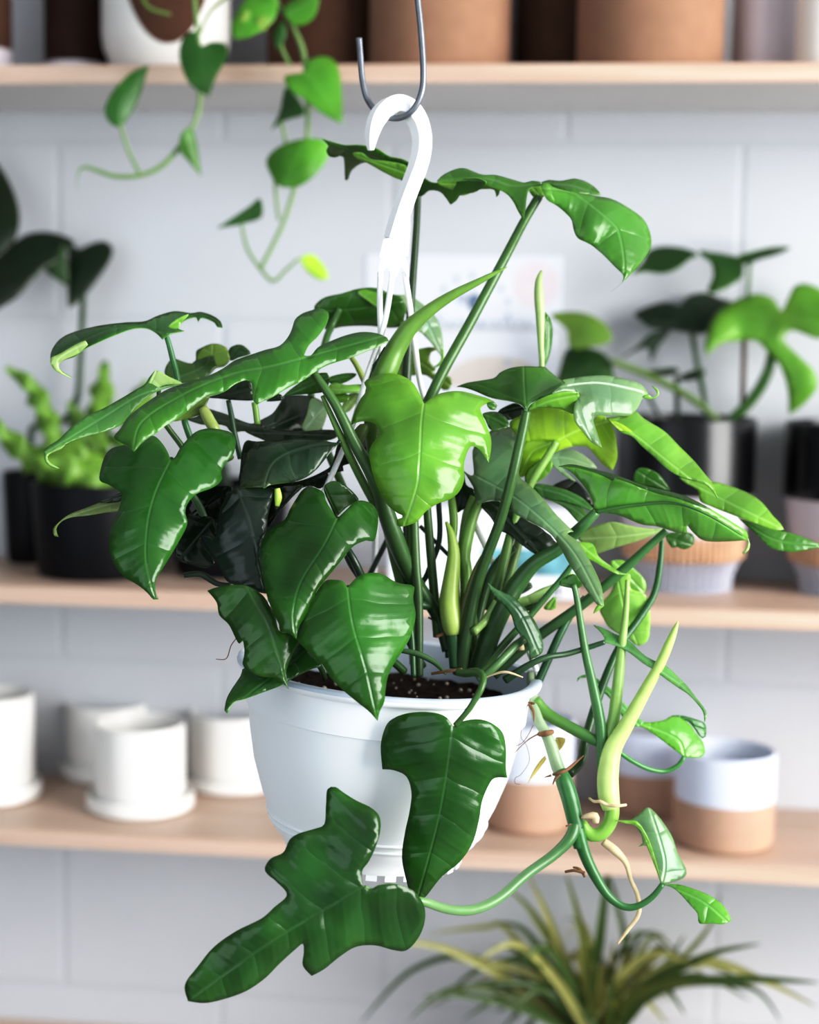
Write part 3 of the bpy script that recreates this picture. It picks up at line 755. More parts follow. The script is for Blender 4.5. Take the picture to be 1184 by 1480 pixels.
# white hanger: hook with a flat rectangular section, clip plate, three strands
def rect_sweep(name, parent, path, mat):
    vs, fs = [], []; n = len(path); yawv = (_r * .93 + _f * .36).normalized()
    ctrs = [P(a, b, hz + z / 100) for a, b, w, d, z in path]
    for i, (a, b, w, d, z) in enumerate(path):
        tg = (ctrs[min(i + 1, n - 1)] - ctrs[max(i - 1, 0)]).normalized()
        dp = (_f * .82 - _r * .58).normalized(); dp = (dp - tg * dp.dot(tg)).normalized(); sd = tg.cross(dp).normalized()
        kk = hz / FPX
        for s, q in ((-1, -.8), (-.7, -1), (.7, -1), (1, -.8), (1, .8), (.7, 1), (-.7, 1), (-1, .8)):
            vs.append(ctrs[i] + sd * (w / 2 * s * kk) + dp * (d / 2 * q * kk))
    for i in range(n - 1):
        for k_ in range(8):
            k2 = (k_ + 1) % 8; fs.append((i * 8 + k_, i * 8 + k2, (i + 1) * 8 + k2, (i + 1) * 8 + k_))
    fs.append(tuple(range(7, -1, -1))); fs.append(tuple((n - 1) * 8 + k_ for k_ in range(8)))
    return mesh_obj(name, vs, fs, mat, parent, False)
hk = [(536, 217, 7, 8, 0), (536, 205, 12, 14, 0), (538, 190, 17, 18, 0), (544, 172, 22, 20, 0), (555, 158, 25, 22, 0), (571, 150, 26, 23, 0), (588, 154, 26, 23, 0), (601, 167, 25, 23, 0), (609, 188, 23, 23, 0), (611, 210, 22, 23, 0), (606, 236, 22, 23, 0), (596, 262, 22, 23, 0), (585, 290, 22, 23, 0), (576, 318, 23, 22, 0), (570, 346, 27, 20, 0)]
hpts = []
for i in range(len(hk) - 1):
    for q in range(4):
        t = q / 4; hpts.append(tuple(hk[i][j] * (1 - t) + hk[i + 1][j] * t for j in range(5)))
hpts.append(hk[-1])
hpts2 = [hpts[0]] + [tuple(sum(hpts[min(max(i + o, 0), len(hpts) - 1)][j] for o in (-2, -1, 0, 1, 2)) / 5 for j in range(5)) for i in range(1, len(hpts) - 1)] + [hpts[-1]]
hg = rect_sweep('hanger', hp, hpts2, M['hanger']); hg['label'] = 'white plastic hanger hook'
def plate(name, outline, z0, z1, mat, parent):
    o2 = [(a[0], a[1]) for a in pts('N', outline)]; n = len(o2)
    vs = [P(a, b, hz + z0 / 100) for a, b in o2] + [P(a, b, hz + z1 / 100) for a, b in o2]
    fs = [tuple(range(n)), tuple(reversed(range(n, 2 * n)))] + [(i, (i + 1) % n, n + (i + 1) % n, n + i) for i in range(n)]
    ob = mesh_obj(name, vs, fs, mat, parent, False)
    bm_ = bmesh.new(); bm_.from_mesh(ob.data); bmesh.ops.recalc_face_normals(bm_, faces=bm_.faces); bm_.to_mesh(ob.data); bm_.free(); return ob
plate('clip', '290,1195 330,1180 400,1190 450,1060 490,1000 492,1100 478,1320 452,1325 455,1350 475,1380 485,1480 470,1480 445,1420 420,1400 385,1480 345,1480 330,1415 310,1405 285,1430 270,1480 250,1480 258,1380 275,1345 258,1325', -.35, .35, M['hanger'], hg)
plate('clip_slot', '450,1110 458,1110 456,1255 444,1265', -.37, -.34, M['rimgrey'], hg)
tube(hp, 'hanger_strand', '0', '550,393,-.6,4.2 549,440,-.4,4.2 551,500,.5,4.2 551,540,1.5,4.2 545,680,4.5,4.2 541,830,7.5,4.2 538,935,9.6,4.2', mat='hanger', c=(250, 250, 250), seg=8)
tube(hp, 'hanger_strand', '0', '567,393,-.6,4.2 561,440,-1.2,4.2 551,485,-1.5,4.2 530,545,-2,4.2 500,640,-2.5,4.2 430,790,-3,4.2 352,942,-3.2,4.2', mat='hanger', c=(250, 250, 250), seg=8)
tube(hp, 'hanger_strand', '0', '585,393,-.4,4.2 592,440,0,4.2 600,500,.5,4.2 612,570,1,4.2 660,700,1.6,4.2 720,830,2,4.2 776,970,2,4.2', mat='hanger', c=(250, 250, 250), seg=8)

# ---- leaves of the philodendron: outline, rib, depth (cm from the pot's axis), slopes
def B(crop, o, rib, c='mid', z=0, **kw): return dict(crop=crop, o=o, rib=rib, c=c, z=z, **kw)
def L(panels, pet=None, pc='mid', pc2=None, label=None):
    l = leaf(hp, panels if isinstance(panels, list) else [panels], label=label)
    if pet: tube(l, 'petiole', pet[0], pet[1], pc, pc2)
    return l
def S(crop, s, c='mid', c2=None, name='stem', **kw): return tube(hp, name, crop, s, c, c2, **kw)

# top leaf crossing behind the hanger
L([B('A', '28,52c 90,72 180,95 290,95 400,118 490,172 610,205 740,328 815,353 930,330 1080,320 1150,350 1110,395 1060,420 980,430 945,475 905,502c 870,450 830,412 760,405 690,442 560,328 450,280 330,213 235,262 205,330 185,335 172,175 120,178 75,170 55,130 70,100', '690,420 560,290 400,190 220,130 28,52', 'mid', 4, k=1.6, f=.4),
   B('A', '235,150 300,145 360,190 480,205 600,235 590,300 555,328 450,280 330,213 270,190', '590,280 400,215 240,160', 'und', 3.2, k=.8)],
  ('0', '604,282,4.5,5 602,330,4.5,5 597,400,4.5,5.5 592,470,4.5,6 588,540,4.5,7 584,640,4,7 590,760,3,8 600,960,2,8'), 'dk')
# top right leaf
L([B('B', '385,175c 400,158 440,165 480,195 600,225 640,228 760,250 880,275 1000,340 1090,410 1135,500 1142,600 1090,690 1020,770 960,830 900,885 862,908c 930,860 955,800 900,740 800,640 720,580 640,540 612,480 600,420 570,380 500,320 440,285 415,250', '400,200 620,240 850,410 930,520 958,780 862,908', (52, 116, 34), 0, g=(.35, -.5), f=.35),
   B('B', '390,158c 440,142 520,148 570,140 620,132 690,150 750,185 790,225 798,245c 720,238 640,230 560,215 480,190', '400,165 600,180 798,245', 'mid', 1.5, k=-1.2, f=.1),
   B('B', '-325,150c -270,100 -150,60 -20,104 80,108 180,135 275,160 320,148 385,155 390,178c 330,190 305,210 290,270 285,330 270,418c 230,350 200,290 160,240 110,210 60,190 -10,165 -100,145 -200,150', '385,165 200,180 0,130 -320,150', 'mid', .5, k=-1.0, f=.2),
   B('B', '-320,160 -200,150 -100,148 0,162 60,190 110,212 100,245 82,262c 70,212 20,205 -50,212 -110,240 -160,250 -190,225 -280,190', '100,205 0,185 -310,165', 'und', 1.2, k=1.2, f=.1),
   B('B', '305,212 330,190 387,178 405,210 412,252 400,264 350,266 320,240', '380,250 350,215', 'und', 1.2, f=.1)],
  ('0', '779,284,1,6.5 757,321,1,6.5 725,382,1,7 681,464,0,7.5 629,560,-1,8 600,640,-1,9 595,760,0,9 602,960,0,9'), 'mid')
# furled young leaf across the hanger
S('0', '733,386,-3,.8 715,395,-3,3 690,408,-3,5 655,426,-2.8,7 620,449,-2.5,9.5 592,474,-2.3,12.5 572,505,-2,15 556,540,-2,17 540,580,-1.5,14 545,680,-1,10 590,880,0,10 604,965,0,9', (86, 146, 34), 'mid', 'furled_leaf')
# upright furled leaf behind the right leaf
fl_ = S('0', '783,391,3,1.8 779,405,3,5 779,428,3,7 781,460,3,6.5 782,500,3,4.5 783,535,3,4 780,640,3,6 740,820,2,7 690,960,2,8', (150, 190, 110), 'mid', 'furled_leaf')
leaf(fl_, [B('I', '1108,468c 1150,520 1177,620 1170,780 1140,900 1105,985c 1088,970 1100,700', '1105,475 1130,700 1105,980', 'mid', 3.2, g=(.8, 0), f=.1)], 'leaf_flap')
# back leaves beside the hanger
L([B('1', '160,195 200,150 280,130 340,112 400,105 440,112 500,135 532,145 545,170 552,200 545,240 530,272 480,278 400,270 330,270 270,275 225,288 205,283 212,240', '270,200 380,190 545,160', 'mid', 6, g=(0, .6), f=.3),
   B('1', '345,125 400,108 440,114 436,190 400,170', '350,125 436,185', 'bri', 5.4)],
  ('1', '270,195,6,5 235,270,6,5 205,350,5,5 150,600,4,5 300,1000,3,6'), 'mid')
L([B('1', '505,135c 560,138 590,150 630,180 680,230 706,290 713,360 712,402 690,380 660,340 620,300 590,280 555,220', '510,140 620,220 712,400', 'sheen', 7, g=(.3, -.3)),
   B('1', '713,360 716,420 690,445 670,448 700,420 705,380', '713,365 675,447', 'bri', 7),
   B('1', '470,480 520,410 560,385 600,370 660,360 692,370 662,382 656,420 682,452 672,470 745,490 745,530 715,545 640,482 560,485', '520,460 600,420 690,480', 'olive', 8, g=(0, .3))],
  ('1', '512,140,7.5,3 535,250,7.5,4 540,420,7,4 560,620,6,5'), 'olive')
# central heart leaf
L(B('1', '630,602c 612,560 580,510 530,480 470,472 410,488 375,510 385,545 358,582 335,632 318,692c 358,678 400,680 432,700 438,732 410,772 395,810 403,870 420,930 450,1000 480,1042 520,1072 545,1085 512,1100 515,1122 540,1128 600,1107 640,1062 690,1030 740,1012 780,980 802,930 802,860 820,800 842,783 872,802 907,856c 917,800 917,750 900,700 885,660 872,622 905,598 930,595 905,580 860,566 810,552 760,548 700,558 660,580', '630,602 620,690 612,850 600,960 550,1115', 'bri', -5, g=(.12, -.55), f=.28, b=2.2),
  ('1', '630,600,-4.7,5 640,800,-2,5 640,1000,0,6 690,1600,0,7'), 'mid')
# broad right leaf seen edge on, folded over its petiole
L([B('E', '0,232c 60,210 150,195 215,182 250,150 310,125 390,115 460,118 500,118 540,150 580,185 622,210 560,265 480,300 420,330 400,372c 370,335 310,315 200,295 100,255 40,236', '400,360 390,250 385,120', 'mid', -4, g=(.1, -.7), f=.4),
   B('E', '622,210c 600,195 680,180 740,172 850,168 950,185 1040,212 1080,250 1092,280 1060,300 1040,345 990,395 900,398 780,400 782,430 800,490 832,582c 770,545 715,480 675,425 672,350 690,300 705,280 640,262 545,270', '600,235 800,215 1000,250 1080,275', 'gry', -3.5, g=(.5, -.5), f=.12),
   B('E', '1060,290 1090,275 1120,295 1145,280 1135,250 1113,226 1152,250 1157,276 1130,300 1090,304', '1070,290 1150,280 1115,230', 'bri', -3.5, f=.2),
   B('E', '405,372 420,340 470,308 540,278 620,262 695,265 703,285 674,330 672,388 600,362 520,352 440,362', '410,365 540,310 690,280', 'und', -3.2, g=(0, .8), f=.1)],
  ('0', '761,594,-3.6,6.5 757,615,-3.6,7 751,642,-3.6,7.5 741,687,-3.6,7.5 723,753,-3,7.5 692,836,-2,8.5 676,905,-1.5,9.5 664,975,-1,10'), 'mid', 'dk')
# lime leaf behind it
L([B('E', '300,445 340,405 430,362 520,348 610,360 680,398 760,480 790,405 840,398 880,440 905,490 915,560 918,640 890,712c 840,680 780,612 740,575 660,575 590,595 560,608 572,548 480,535 380,545 340,510', '572,545 700,480 860,430', 'lime', 1, g=(0, .4), f=.25),
   B('E', '360,748 352,690 375,600 400,540 480,532 560,548 500,640 430,720', '560,545 440,600 365,740', 'lime', 1.3, g=(-.2, .3), f=.1),
   B('E', '400,800 395,720 470,655 530,640 548,690 500,752 450,782', '530,650 410,790', (110, 180, 30), 1.8)],
  ('E', '572,545,1,5 545,590,1,5.5 500,660,1,6 415,800,.8,6.5 330,1000,.5,7 200,1500,0,7'), 'lgreen', 'mid')
# bright blistered leaf pointing right
L([B('2', '325,345c 400,335 440,318 480,350 560,400 620,460 680,520 730,580 755,612 776,672c 740,625 690,600 620,580 570,550 520,505 470,460 430,420 380,400', '330,350 450,420 600,540 772,668', 'bri', 0, g=(.2, -.8), f=.3, wav=2.5),
   B('2', '330,350c 380,398 430,418 470,458 520,503 570,548 620,578 690,598 740,622 770,662 730,612 660,580 590,538 520,478 450,418 390,372', '335,355 520,490 770,665', 'lime', -.4, f=.1)])
# green leaf with dark rib showing its underside
l9 = L([B('F', '80,100c 120,92 160,95 220,110 300,130 360,150 440,180 520,200 600,220 680,255 760,300 840,350 880,380 884,412c 800,418 700,415 650,380 625,350 627,387c 580,380 500,355 430,345 330,305 240,292 225,250 200,200 150,140 110,110', '240,292 400,265 560,255 700,300 884,412', (72, 140, 50), -3, g=(0, .5), f=.5),
   B('F', '80,100c 120,91 160,94 220,109 300,129 360,149 440,179 520,199 600,219 680,254 730,285 660,262 580,235 500,215 430,190 370,165 320,152 312,162 290,150 240,128 160,106 115,104', '90,98 300,138 600,228 720,280', 'dk', -3.9, k=-.6, f=.1),
   B('F', '882,402 892,430 886,455 862,472c 858,465 878,442', '884,405 862,470', 'pale', -3)],
  ('0', '862,740,-3,7 845,757,-3,8 828,773,-2.5,9 806,794,-2,9.5 773,814,-1.5,11 749,842,-1,13 727,879,-1,14 708,920,-.5,15 690,975,0,15'), (40, 106, 44), (30, 76, 30))
tube(l9, 'midrib', 'F', '240,293,-3.2,3.2 320,277,-3.4,2.8 400,265,-3.4,2.4 560,255,-3.4,2 700,300,-3.4,1.4 860,395,-3.3,.6', (24, 96, 24))
# far right pair
L([B('F', '590,145c 680,165 740,165 800,180 880,210 940,250 990,310 1020,340 1036,367c 1000,370 940,350 860,320 780,290 720,265 680,245 670,200 620,170', '600,150 760,230 1034,365', 'bri', 3, g=(.1, -.8), f=.3),
   B('F', '840,315c 920,345 1010,370 1060,380 1120,400 1190,430 1200,440 1100,460 1040,460 980,445 950,420 920,390 870,345', '850,320 1000,410 1195,435', 'mid', 3.5, g=(0, -.3), f=.2)])
# pale leaf below and the long petiole in front of it
L(B('F', '160,405 200,365 260,345 310,335 380,350 450,362 520,365 540,370 480,392 400,422 330,442 230,472 215,440', '535,370 350,395 165,405', 'pale', 2, g=(0, .4)))
S('0', '963,767,0,5.5 940,788,0,6 905,820,0,7 840,875,0,7.5 783,916,0,8 745,946,0,8.5 712,975,0,9', (40, 108, 48), 'dk', 'petiole')
# hanging pale leaf right of the basket
L(B('K', '232,212 250,150 310,80 340,10 390,-60 450,-40 450,50 530,80 575,128 592,250 582,400 545,448 490,457 430,402 380,382 300,332 255,260', '370,20 410,200 500,450', (132, 192, 84), 3, g=(-.3, .2), f=.2))
L(B('F', '300,505 350,497 385,520 430,560 452,600 440,640 390,640 330,560', '320,505 440,630', 'lgreen', 4))
L(B('F', '535,390 600,378 650,388 653,430 612,452 585,440 560,444', '540,400 645,430', 'mid', 5))
L(B('F', '160,418c 225,428 250,480 300,520 345,548 385,556c 330,556 270,526 235,505 195,480', '170,425 270,505 380,555', 'bri', -1, g=(.3, -.8)))
S('0', '957,780,3,3.5 954,817,3,4.5 945,860,3,5 920,900,2.5,5.5 900,927,2,5.5 880,968,1.5,6 859,1026,1,6.5 845,1075,0,6.5 842,1095,-.5,7 835,1108,-1,7 822,1118,-1.5,8', (36, 100, 58), 'dk', 'petiole')
# grey-green leaf right of centre
L([B('G', '45,95c 120,130 115,-45 180,-120 250,-189 330,-210 412,-200 430,-80 444,24 450,140 520,200 600,280 700,400 780,480 834,533c 790,548 870,610 950,740 1010,860 1040,950 1052,1064c 1000,1052 950,985 880,880 800,760 740,650 680,560 600,500 480,440 400,395 330,325 250,310 190,325 155,347c 130,290 120,220', '215,175 420,290 640,470 850,700 1040,1060', 'gry', -1.5, g=(-.1, -.75), f=.3),
   B('G', '1010,1052 1050,1064 975,1120', '1040,1060 975,1118', 'bri', -4.5, f=0)],
  ('G', '215,180,-1.2,4 150,330,0,6 90,500,0,9 50,700,0,10 70,900,0,9 40,1500,0,9'), 'bri')
L([B('G', '170,345 250,315 330,330 480,440 600,505 700,600 745,655 600,705 480,640 380,560 300,520 240,430', '250,330 600,690', 'vdk', .5, g=(0, -.3)),  # dark panel painted for the shaded interior under the leaf
   B('G', '380,480 480,520 640,540 690,600 560,560 420,550', '390,500 680,590', 'shade', .2)])
L([B('E', '430,802 450,785 520,792 620,818 720,868 782,932 770,942 700,912 600,882 490,862', '440,800 620,850 775,935', (52, 112, 54), 2, g=(0, -.8)),
   B('E', '500,866 600,874 680,898 742,950 752,985 740,1015 690,1000 620,925 545,885', '510,870 640,910 745,985', (70, 130, 70), 1.6, g=(0, -.8)),
   B('E', '540,805 640,758 700,785 760,860 785,925 700,862 620,818', '560,800 770,915', 'gap_shade', 4)])  # near-black panel standing for the shade in the gap
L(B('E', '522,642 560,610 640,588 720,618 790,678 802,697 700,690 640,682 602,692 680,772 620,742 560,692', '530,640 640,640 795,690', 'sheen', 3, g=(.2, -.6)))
L(B('F', '400,165 412,112 450,107 500,128 532,165 552,202 480,188', '415,120 550,200', 'mid', 4))
L([B('E', '150,386 200,374 250,383 292,420 294,462 230,482 190,472 165,420', '160,390 285,450', 'mid', -2.5, g=(.3, -.7), f=.3),
   B('E', '172,328 215,318 232,340 222,364 190,362', '180,335 225,350', 'mid', -3),
   B('E', '235,378 300,335 350,328 392,375 290,425', '245,380 380,350', 'vdk', 0)])
L([B('G', '-30,180 45,95 70,200 130,240 150,345 60,370 0,400 -40,330', '60,120 20,380', 'vdk', .5)])  # added dark filler leaf, paints the shade between stems
# long diagonal leaf on the left
L(B('D', '-211,1148c -249,1115 -342,1062 -300,1000 -249,923 -180,865 -111,815 0,745 104,706 280,650 380,600 450,552 560,512 650,482 745,455 800,400 830,340 850,280 900,240 960,220 1012,205 1060,225 1072,260 1050,320 1000,390 940,450 908,517c 952,519 1000,465 1080,425 1184,385 1290,363 1390,372 1455,400 1466,420 1400,460 1330,485 1220,530 1100,567 1040,592 970,634 900,682 800,732 700,792 640,817 600,840c 575,815 570,760 563,700 545,678 500,685 450,708 400,745 340,772 270,787 200,832 130,892 60,942 0,977 -49,1017 -142,1079', '930,530 700,590 450,640 150,760 -150,950 -215,1140', (38, 104, 26), -5, g=(.18, -1.0), f=.3),
  ('0', '452,537,-4.6,5.5 484,583,-4.6,7 511,637,-4.4,8.5 542,694,-4,10.5 563,755,-3,13 580,800,-2,13 600,840,-1,11 632,890,0,9 648,940,0,9'), 'mid', (28, 76, 30))
S('0', '466,572,-4.2,3 490,625,-4.2,5 516,680,-3.6,6 545,735,-3,6', 'bri', 'mid', 'petiole')
# edge-on leaf upper left
L([B('7', '190,432c 150,416 110,392 97,350 105,310 140,265 200,235 310,208 420,195 500,190 560,165 630,147 700,155 740,150 790,165 825,190 834,217c 812,213 800,195 765,178 740,176 730,192 722,172 680,182 655,200 642,220 670,231c 610,245 577,267c 550,240 510,220 450,222 370,250 290,285 240,310 200,340 150,357 130,380 150,410', '590,240 420,215 250,265 120,350 185,430', (30, 86, 32), -2, k=-1.6, f=.3),
   B('7', '97,350 140,328 200,293 247,273 258,290 210,332 150,358 132,382 148,408 190,433c 150,420 110,394', '250,285 130,360 185,430', 'pale', -3.4, f=.1),
   B('7', '600,215 640,180 690,160 655,200 642,222', '610,210 680,165', 'und', -2.6)],
  ('7', '590,245,-2,3.6 605,290,-2,4 625,370,-1.8,4.5 642,445,-1.5,4.5 665,580,-1,4.5 700,700,-.5,5 900,1200,0,6'), (46, 112, 66))
# glossy narrow leaf left, sheen painted in as a lighter green
L([B('7', '545,400c 562,403 600,425 662,456 590,476 530,502 490,532 450,572 400,632 330,662 250,682 190,702 150,722 110,745 82,757 80,790 105,812 136,820c 108,818 76,792 70,752 80,730 130,698 180,650 250,595 320,565 400,520 450,490 500,460 520,430', '640,460 480,510 330,600 150,710 78,752', (66, 132, 62), -4, g=(.35, -.8), f=.3),
   B('7', '545,400c 565,404 602,426 660,456 590,462 530,492 490,532 480,520 510,465', '550,405 520,470 490,525', 'pale', -4.6, f=.1),
   B('7', '82,757 110,742 160,715 145,735 105,752 84,770 95,795 136,820c 105,814 78,792', '150,720 85,760 130,818', 'pale', -4.3, f=0)],
  ('7', '560,470,-3.8,3 575,600,-3,4 660,725,-2,4.5 760,870,-1,5 1000,1200,0,6'), 'mid')
# big glossy leaf front left
L(B('C', '738,257c 715,200 680,150 640,118 580,125 520,160 460,172 400,190 362,232 337,310 332,372 380,395 420,420 456,452 442,530 402,620 385,700 390,780 420,860 470,920 550,970 600,1010 640,1052 668,1050c 650,1000 657,930 702,860 762,760 822,650 833,602 821,560 832,510 882,450 960,420 1012,390 1031,360 1026,320 1060,265 1096,220 1109,150 1090,105 1040,85 960,75 890,90 840,130 790,190 762,240', '738,257 650,450 605,640 600,850 650,1045', (24, 88, 22), -7, g=(.05, -.6), f=.3, b=1),
  ('C', '738,250,-6.6,4 850,440,-4,5 900,520,-3,5.5 1000,710,-2,5.5 1300,1000,-1,6 1900,1400,0,7'), (60, 110, 66))
L([B('C', '450,452c 400,470 340,495 250,530 160,565 100,610 66,650 73,690 95,694c 82,650 112,607 170,582 260,572 350,557 450,536', '450,495 250,550 110,605 80,690', (112, 140, 84), -5, f=.2, k=-.5),
   B('C', '470,440 400,465 330,498 450,492', '465,450 340,497', 'vdk', -5.2)])
# leaves behind at left
L([B('D', '-5,600 30,545 60,538 120,560 170,570 195,550 198,490 230,468 290,443 350,443 402,470 417,500 420,552 380,592 330,602 280,652 200,682 110,702 60,692 -5,650', '100,660 250,590 330,450', (56, 96, 44), 3, g=(.1, -.4), f=.25),
   B('D', '200,545 235,475 290,448 350,446 402,472 416,510 418,552 340,592 300,520', '300,590 310,460', 'olive', 2.6),
   B('D', '412,485 440,455 490,445 532,470 557,507 480,532 425,552', '420,545 490,450', 'dk', 3)])
L([B('D', '265,795 340,772 400,745 450,705 520,678 552,685 572,760 577,812 450,812 350,802', '280,790 570,740', 'vdk', -1),
   B('D', '660,818 740,768 772,797 757,815', '665,815 765,795', 'vdk', -1),
   B('D', '50,950 130,888 250,798 290,785 256,862 232,902 130,937', '60,945 270,800', 'olive', -3)])
S('D', '240,860,-3,6 262,900,-3,8 290,955,-3,8.5 330,1020,-3,8 420,1200,-2,7', (150, 180, 84), 'olive', 'petiole')
S('D', '410,812,-.5,3.5 428,900,-.5,4 452,1030,-.5,4 490,1200,-.5,4', (40, 84, 56), None, 'petiole')
S('D', '582,826,-1,4.5 592,890,-1,4.5 602,970,-1,4.5', 'und', None, 'petiole')
# small leaves under the long diagonal leaf
L(B('1', '20,578c 60,540 150,480 215,470 227,490 222,520 200,552 120,562 60,566', '215,490 120,530 25,575', 'mid', -1, g=(0, .3)))
L([B('1', '222,490 290,472 342,475 312,502 262,520 228,514', '225,500 340,476', 'mid', 1, g=(0, -.4)),
   B('1', '213,548 240,512 300,522 365,520 386,548 330,553 290,557 250,562 225,562', '225,540 384,546', 'lgreen', .6, g=(.1, -.6))])
L([B('1', '238,562 290,556 313,572 300,592 270,599 240,590', '245,575 310,580', 'bri', 1.2), B('1', '272,634 300,570 330,555 366,565 340,600 312,634 286,642', '350,565 285,638', 'pale', 1.6)])
S('1', '316,400,1,3.5 340,435,1,4 368,490,1,4.5 400,560,1,4.5', (132, 164, 60), None, 'petiole')
L(B('1', '374,512 378,480 430,410 462,358 476,400 472,472 440,476 400,490', '460,370 380,505', 'dk', -2.1))
# dark leaf spread across, highlight on its right side painted as a pale panel
L([B('D', '135,935 200,920 262,868 330,883 400,905 480,940 560,966 620,960 600,1052 520,1015 430,1022 400,985 340,970 240,972', '600,985 400,945 145,938', (42, 66, 48), 0, g=(0, -1)),
   B('D', '600,965 700,900 750,830 782,788 860,778 960,788 1042,828 1062,870 1050,940 1010,1012 900,1018 700,1020', '650,1000 900,900', (26, 52, 38), .5, g=(.6, -.3), f=.2),
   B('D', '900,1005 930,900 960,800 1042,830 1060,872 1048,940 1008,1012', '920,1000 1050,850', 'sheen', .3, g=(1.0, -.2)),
   B('D', '520,1012 600,985 760,1018 900,1016 1050,1006 1122,1013 1137,1040 1080,1072 960,1075 850,1085 700,1090 600,1055', '560,1020 1130,1040', 'vdk', -.6, g=(0, -.8))])
# dark folded leaf
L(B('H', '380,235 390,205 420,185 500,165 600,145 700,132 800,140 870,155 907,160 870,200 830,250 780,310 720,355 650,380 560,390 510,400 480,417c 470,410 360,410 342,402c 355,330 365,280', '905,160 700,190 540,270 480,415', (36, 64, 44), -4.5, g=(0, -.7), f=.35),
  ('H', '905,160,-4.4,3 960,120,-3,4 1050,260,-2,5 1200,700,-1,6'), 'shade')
L([B('H', '500,270 560,230 600,145 440,150 380,145 355,200 345,300 340,400 420,420', '440,160 380,390', 'vdk', -2.5),  # added dark fill for the shade behind the folded leaf
   B('H', '520,400 700,370 850,300 880,240 905,165 970,180 980,265 930,290 935,318 880,326 848,330 850,372 800,420 740,405 600,440', '600,420 930,280', 'gap_shade', -2.5),  # near-black fill, deep shade painted as a leaf panel
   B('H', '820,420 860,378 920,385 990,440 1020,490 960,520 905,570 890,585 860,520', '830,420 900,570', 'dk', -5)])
# nearly black leaves low left
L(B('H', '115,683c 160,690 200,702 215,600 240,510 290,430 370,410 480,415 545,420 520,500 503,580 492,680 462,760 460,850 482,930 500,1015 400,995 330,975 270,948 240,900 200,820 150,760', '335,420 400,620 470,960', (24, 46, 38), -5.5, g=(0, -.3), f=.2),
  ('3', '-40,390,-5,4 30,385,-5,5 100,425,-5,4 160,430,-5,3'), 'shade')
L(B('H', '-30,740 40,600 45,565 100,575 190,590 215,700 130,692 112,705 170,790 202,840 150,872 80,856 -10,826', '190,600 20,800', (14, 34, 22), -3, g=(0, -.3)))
L(B('H', '60,500 130,420 230,400 300,420 250,520 215,610 150,600 60,570', '280,420 80,560', 'gap_shade', -2))  # added filler leaf, near-black to stand for inner shade
L(B('H', '480,420 560,400 700,400 640,470 560,560 505,640 490,600', '680,410 500,620', 'gap_shade', -4.5))  # another filler, closes a shaded gap with near-black
S('H', '555,418,-5.2,4 562,470,-5.2,5.5 555,520,-5.2,3', 'lime', None, 'bud', step=3)
L(B('1', '357,690c 385,688 393,712 375,760 350,787 322,750 332,715', '385,690 350,780', (142, 172, 90), -3.4, f=.5))
L(B('1', '355,700 440,690 440,740 400,800 385,830 350,790', '430,700 390,810', 'gap_shade', 1))  # filler behind the bud, shade put into its colour
# glossy leaf centre left
L([B('3', '612,147c 590,110 566,70 556,35 520,15 490,8 460,30 440,60 410,110 390,150 330,190 300,230 283,290 290,360 305,440 320,500 345,560 365,600 370,630 405,638 440,662c 446,620 480,560 510,500 530,450 570,400 620,340 660,290 690,260 740,240 772,242 786,190 789,130 770,90 730,70 690,75 650,112', '614,150 560,260 460,420 425,560 440,655', (18, 80, 14), -8, g=(.1, -.6), f=.35, b=1),
   B('3', '440,662c 446,620 480,560 510,500 530,450 570,400 620,340 655,295 600,335 540,400 470,470 425,540 408,600 410,640', '620,345 470,500 435,650', 'bri', -8.6, f=.1)],
  ('3', '614,147,-7.6,4 640,260,-5,5 700,380,-4,5.5 860,560,-2,6 980,780,0,6'), 'dk')
# front heart leaf over the rim
L(B('3', '657,442c 640,415 600,408 560,415 520,470 490,530 455,600 440,650 455,682 500,722 550,772 590,832 640,882 700,932 750,972 787,1012c 797,970 816,930 821,880 832,820 862,760 902,700 932,640 950,560 940,490 945,440 932,430 890,425 850,410 810,385 760,378 710,390 680,415', '660,442 682,600 740,800 785,1005', (32, 100, 24), -10.6, g=(.1, -.5), f=.3, b=1.5),
  ('3', '660,440,-10.3,4 720,560,-8,5 800,700,-4,5.5 900,800,-2,6'), 'dk')
L(B('3', '58,455c 100,440 160,430 230,435 290,470 320,510 350,570 370,630 440,638 457,672 430,722 402,780 396,820 406,876c 380,850 340,827 290,822 240,802 210,772 217,720 210,668 195,682 180,660 150,600 110,560 100,510 80,480', '230,440 320,620 404,870', (24, 78, 18), -9.2, g=(0, -.35), f=.25))
L(B('3', '445,655 500,720 548,772 500,792 430,827 370,862 290,892 220,917 170,932 142,980 132,968 140,920 160,880 200,820 218,785 300,800 400,760', '470,720 300,850 136,975', (22, 84, 26), -8.6, g=(0, -.7), f=.3),
  ('3', '470,720,-8.4,4 540,780,-7.5,4 560,830,-5,4'), 'dk')
# leaf hanging down the front of the basket
L(B('6', '888,240c 870,215 840,200 790,195 740,200 700,215 675,240 659,300 664,377c 700,380 740,400 756,450 750,510 735,580 726,650 735,710 758,790 775,795 802,780 850,720 910,670 950,610 970,540 980,480 1000,430 1020,405 1060,404c 1056,370 1056,310 1045,260 1010,230 970,218 930,222 905,232', '888,240 868,400 838,560 775,790', (22, 86, 22), -11.4, g=(0, .08), f=.22, b=.5),
  ('4', '300,862,-8,5 335,868,-8.6,6 380,862,-10,6.5 408,880,-11,5.5 402,930,-11.6,5 350,1020,-11.6,4.5 290,1090,-11.3,4'), 'mid')
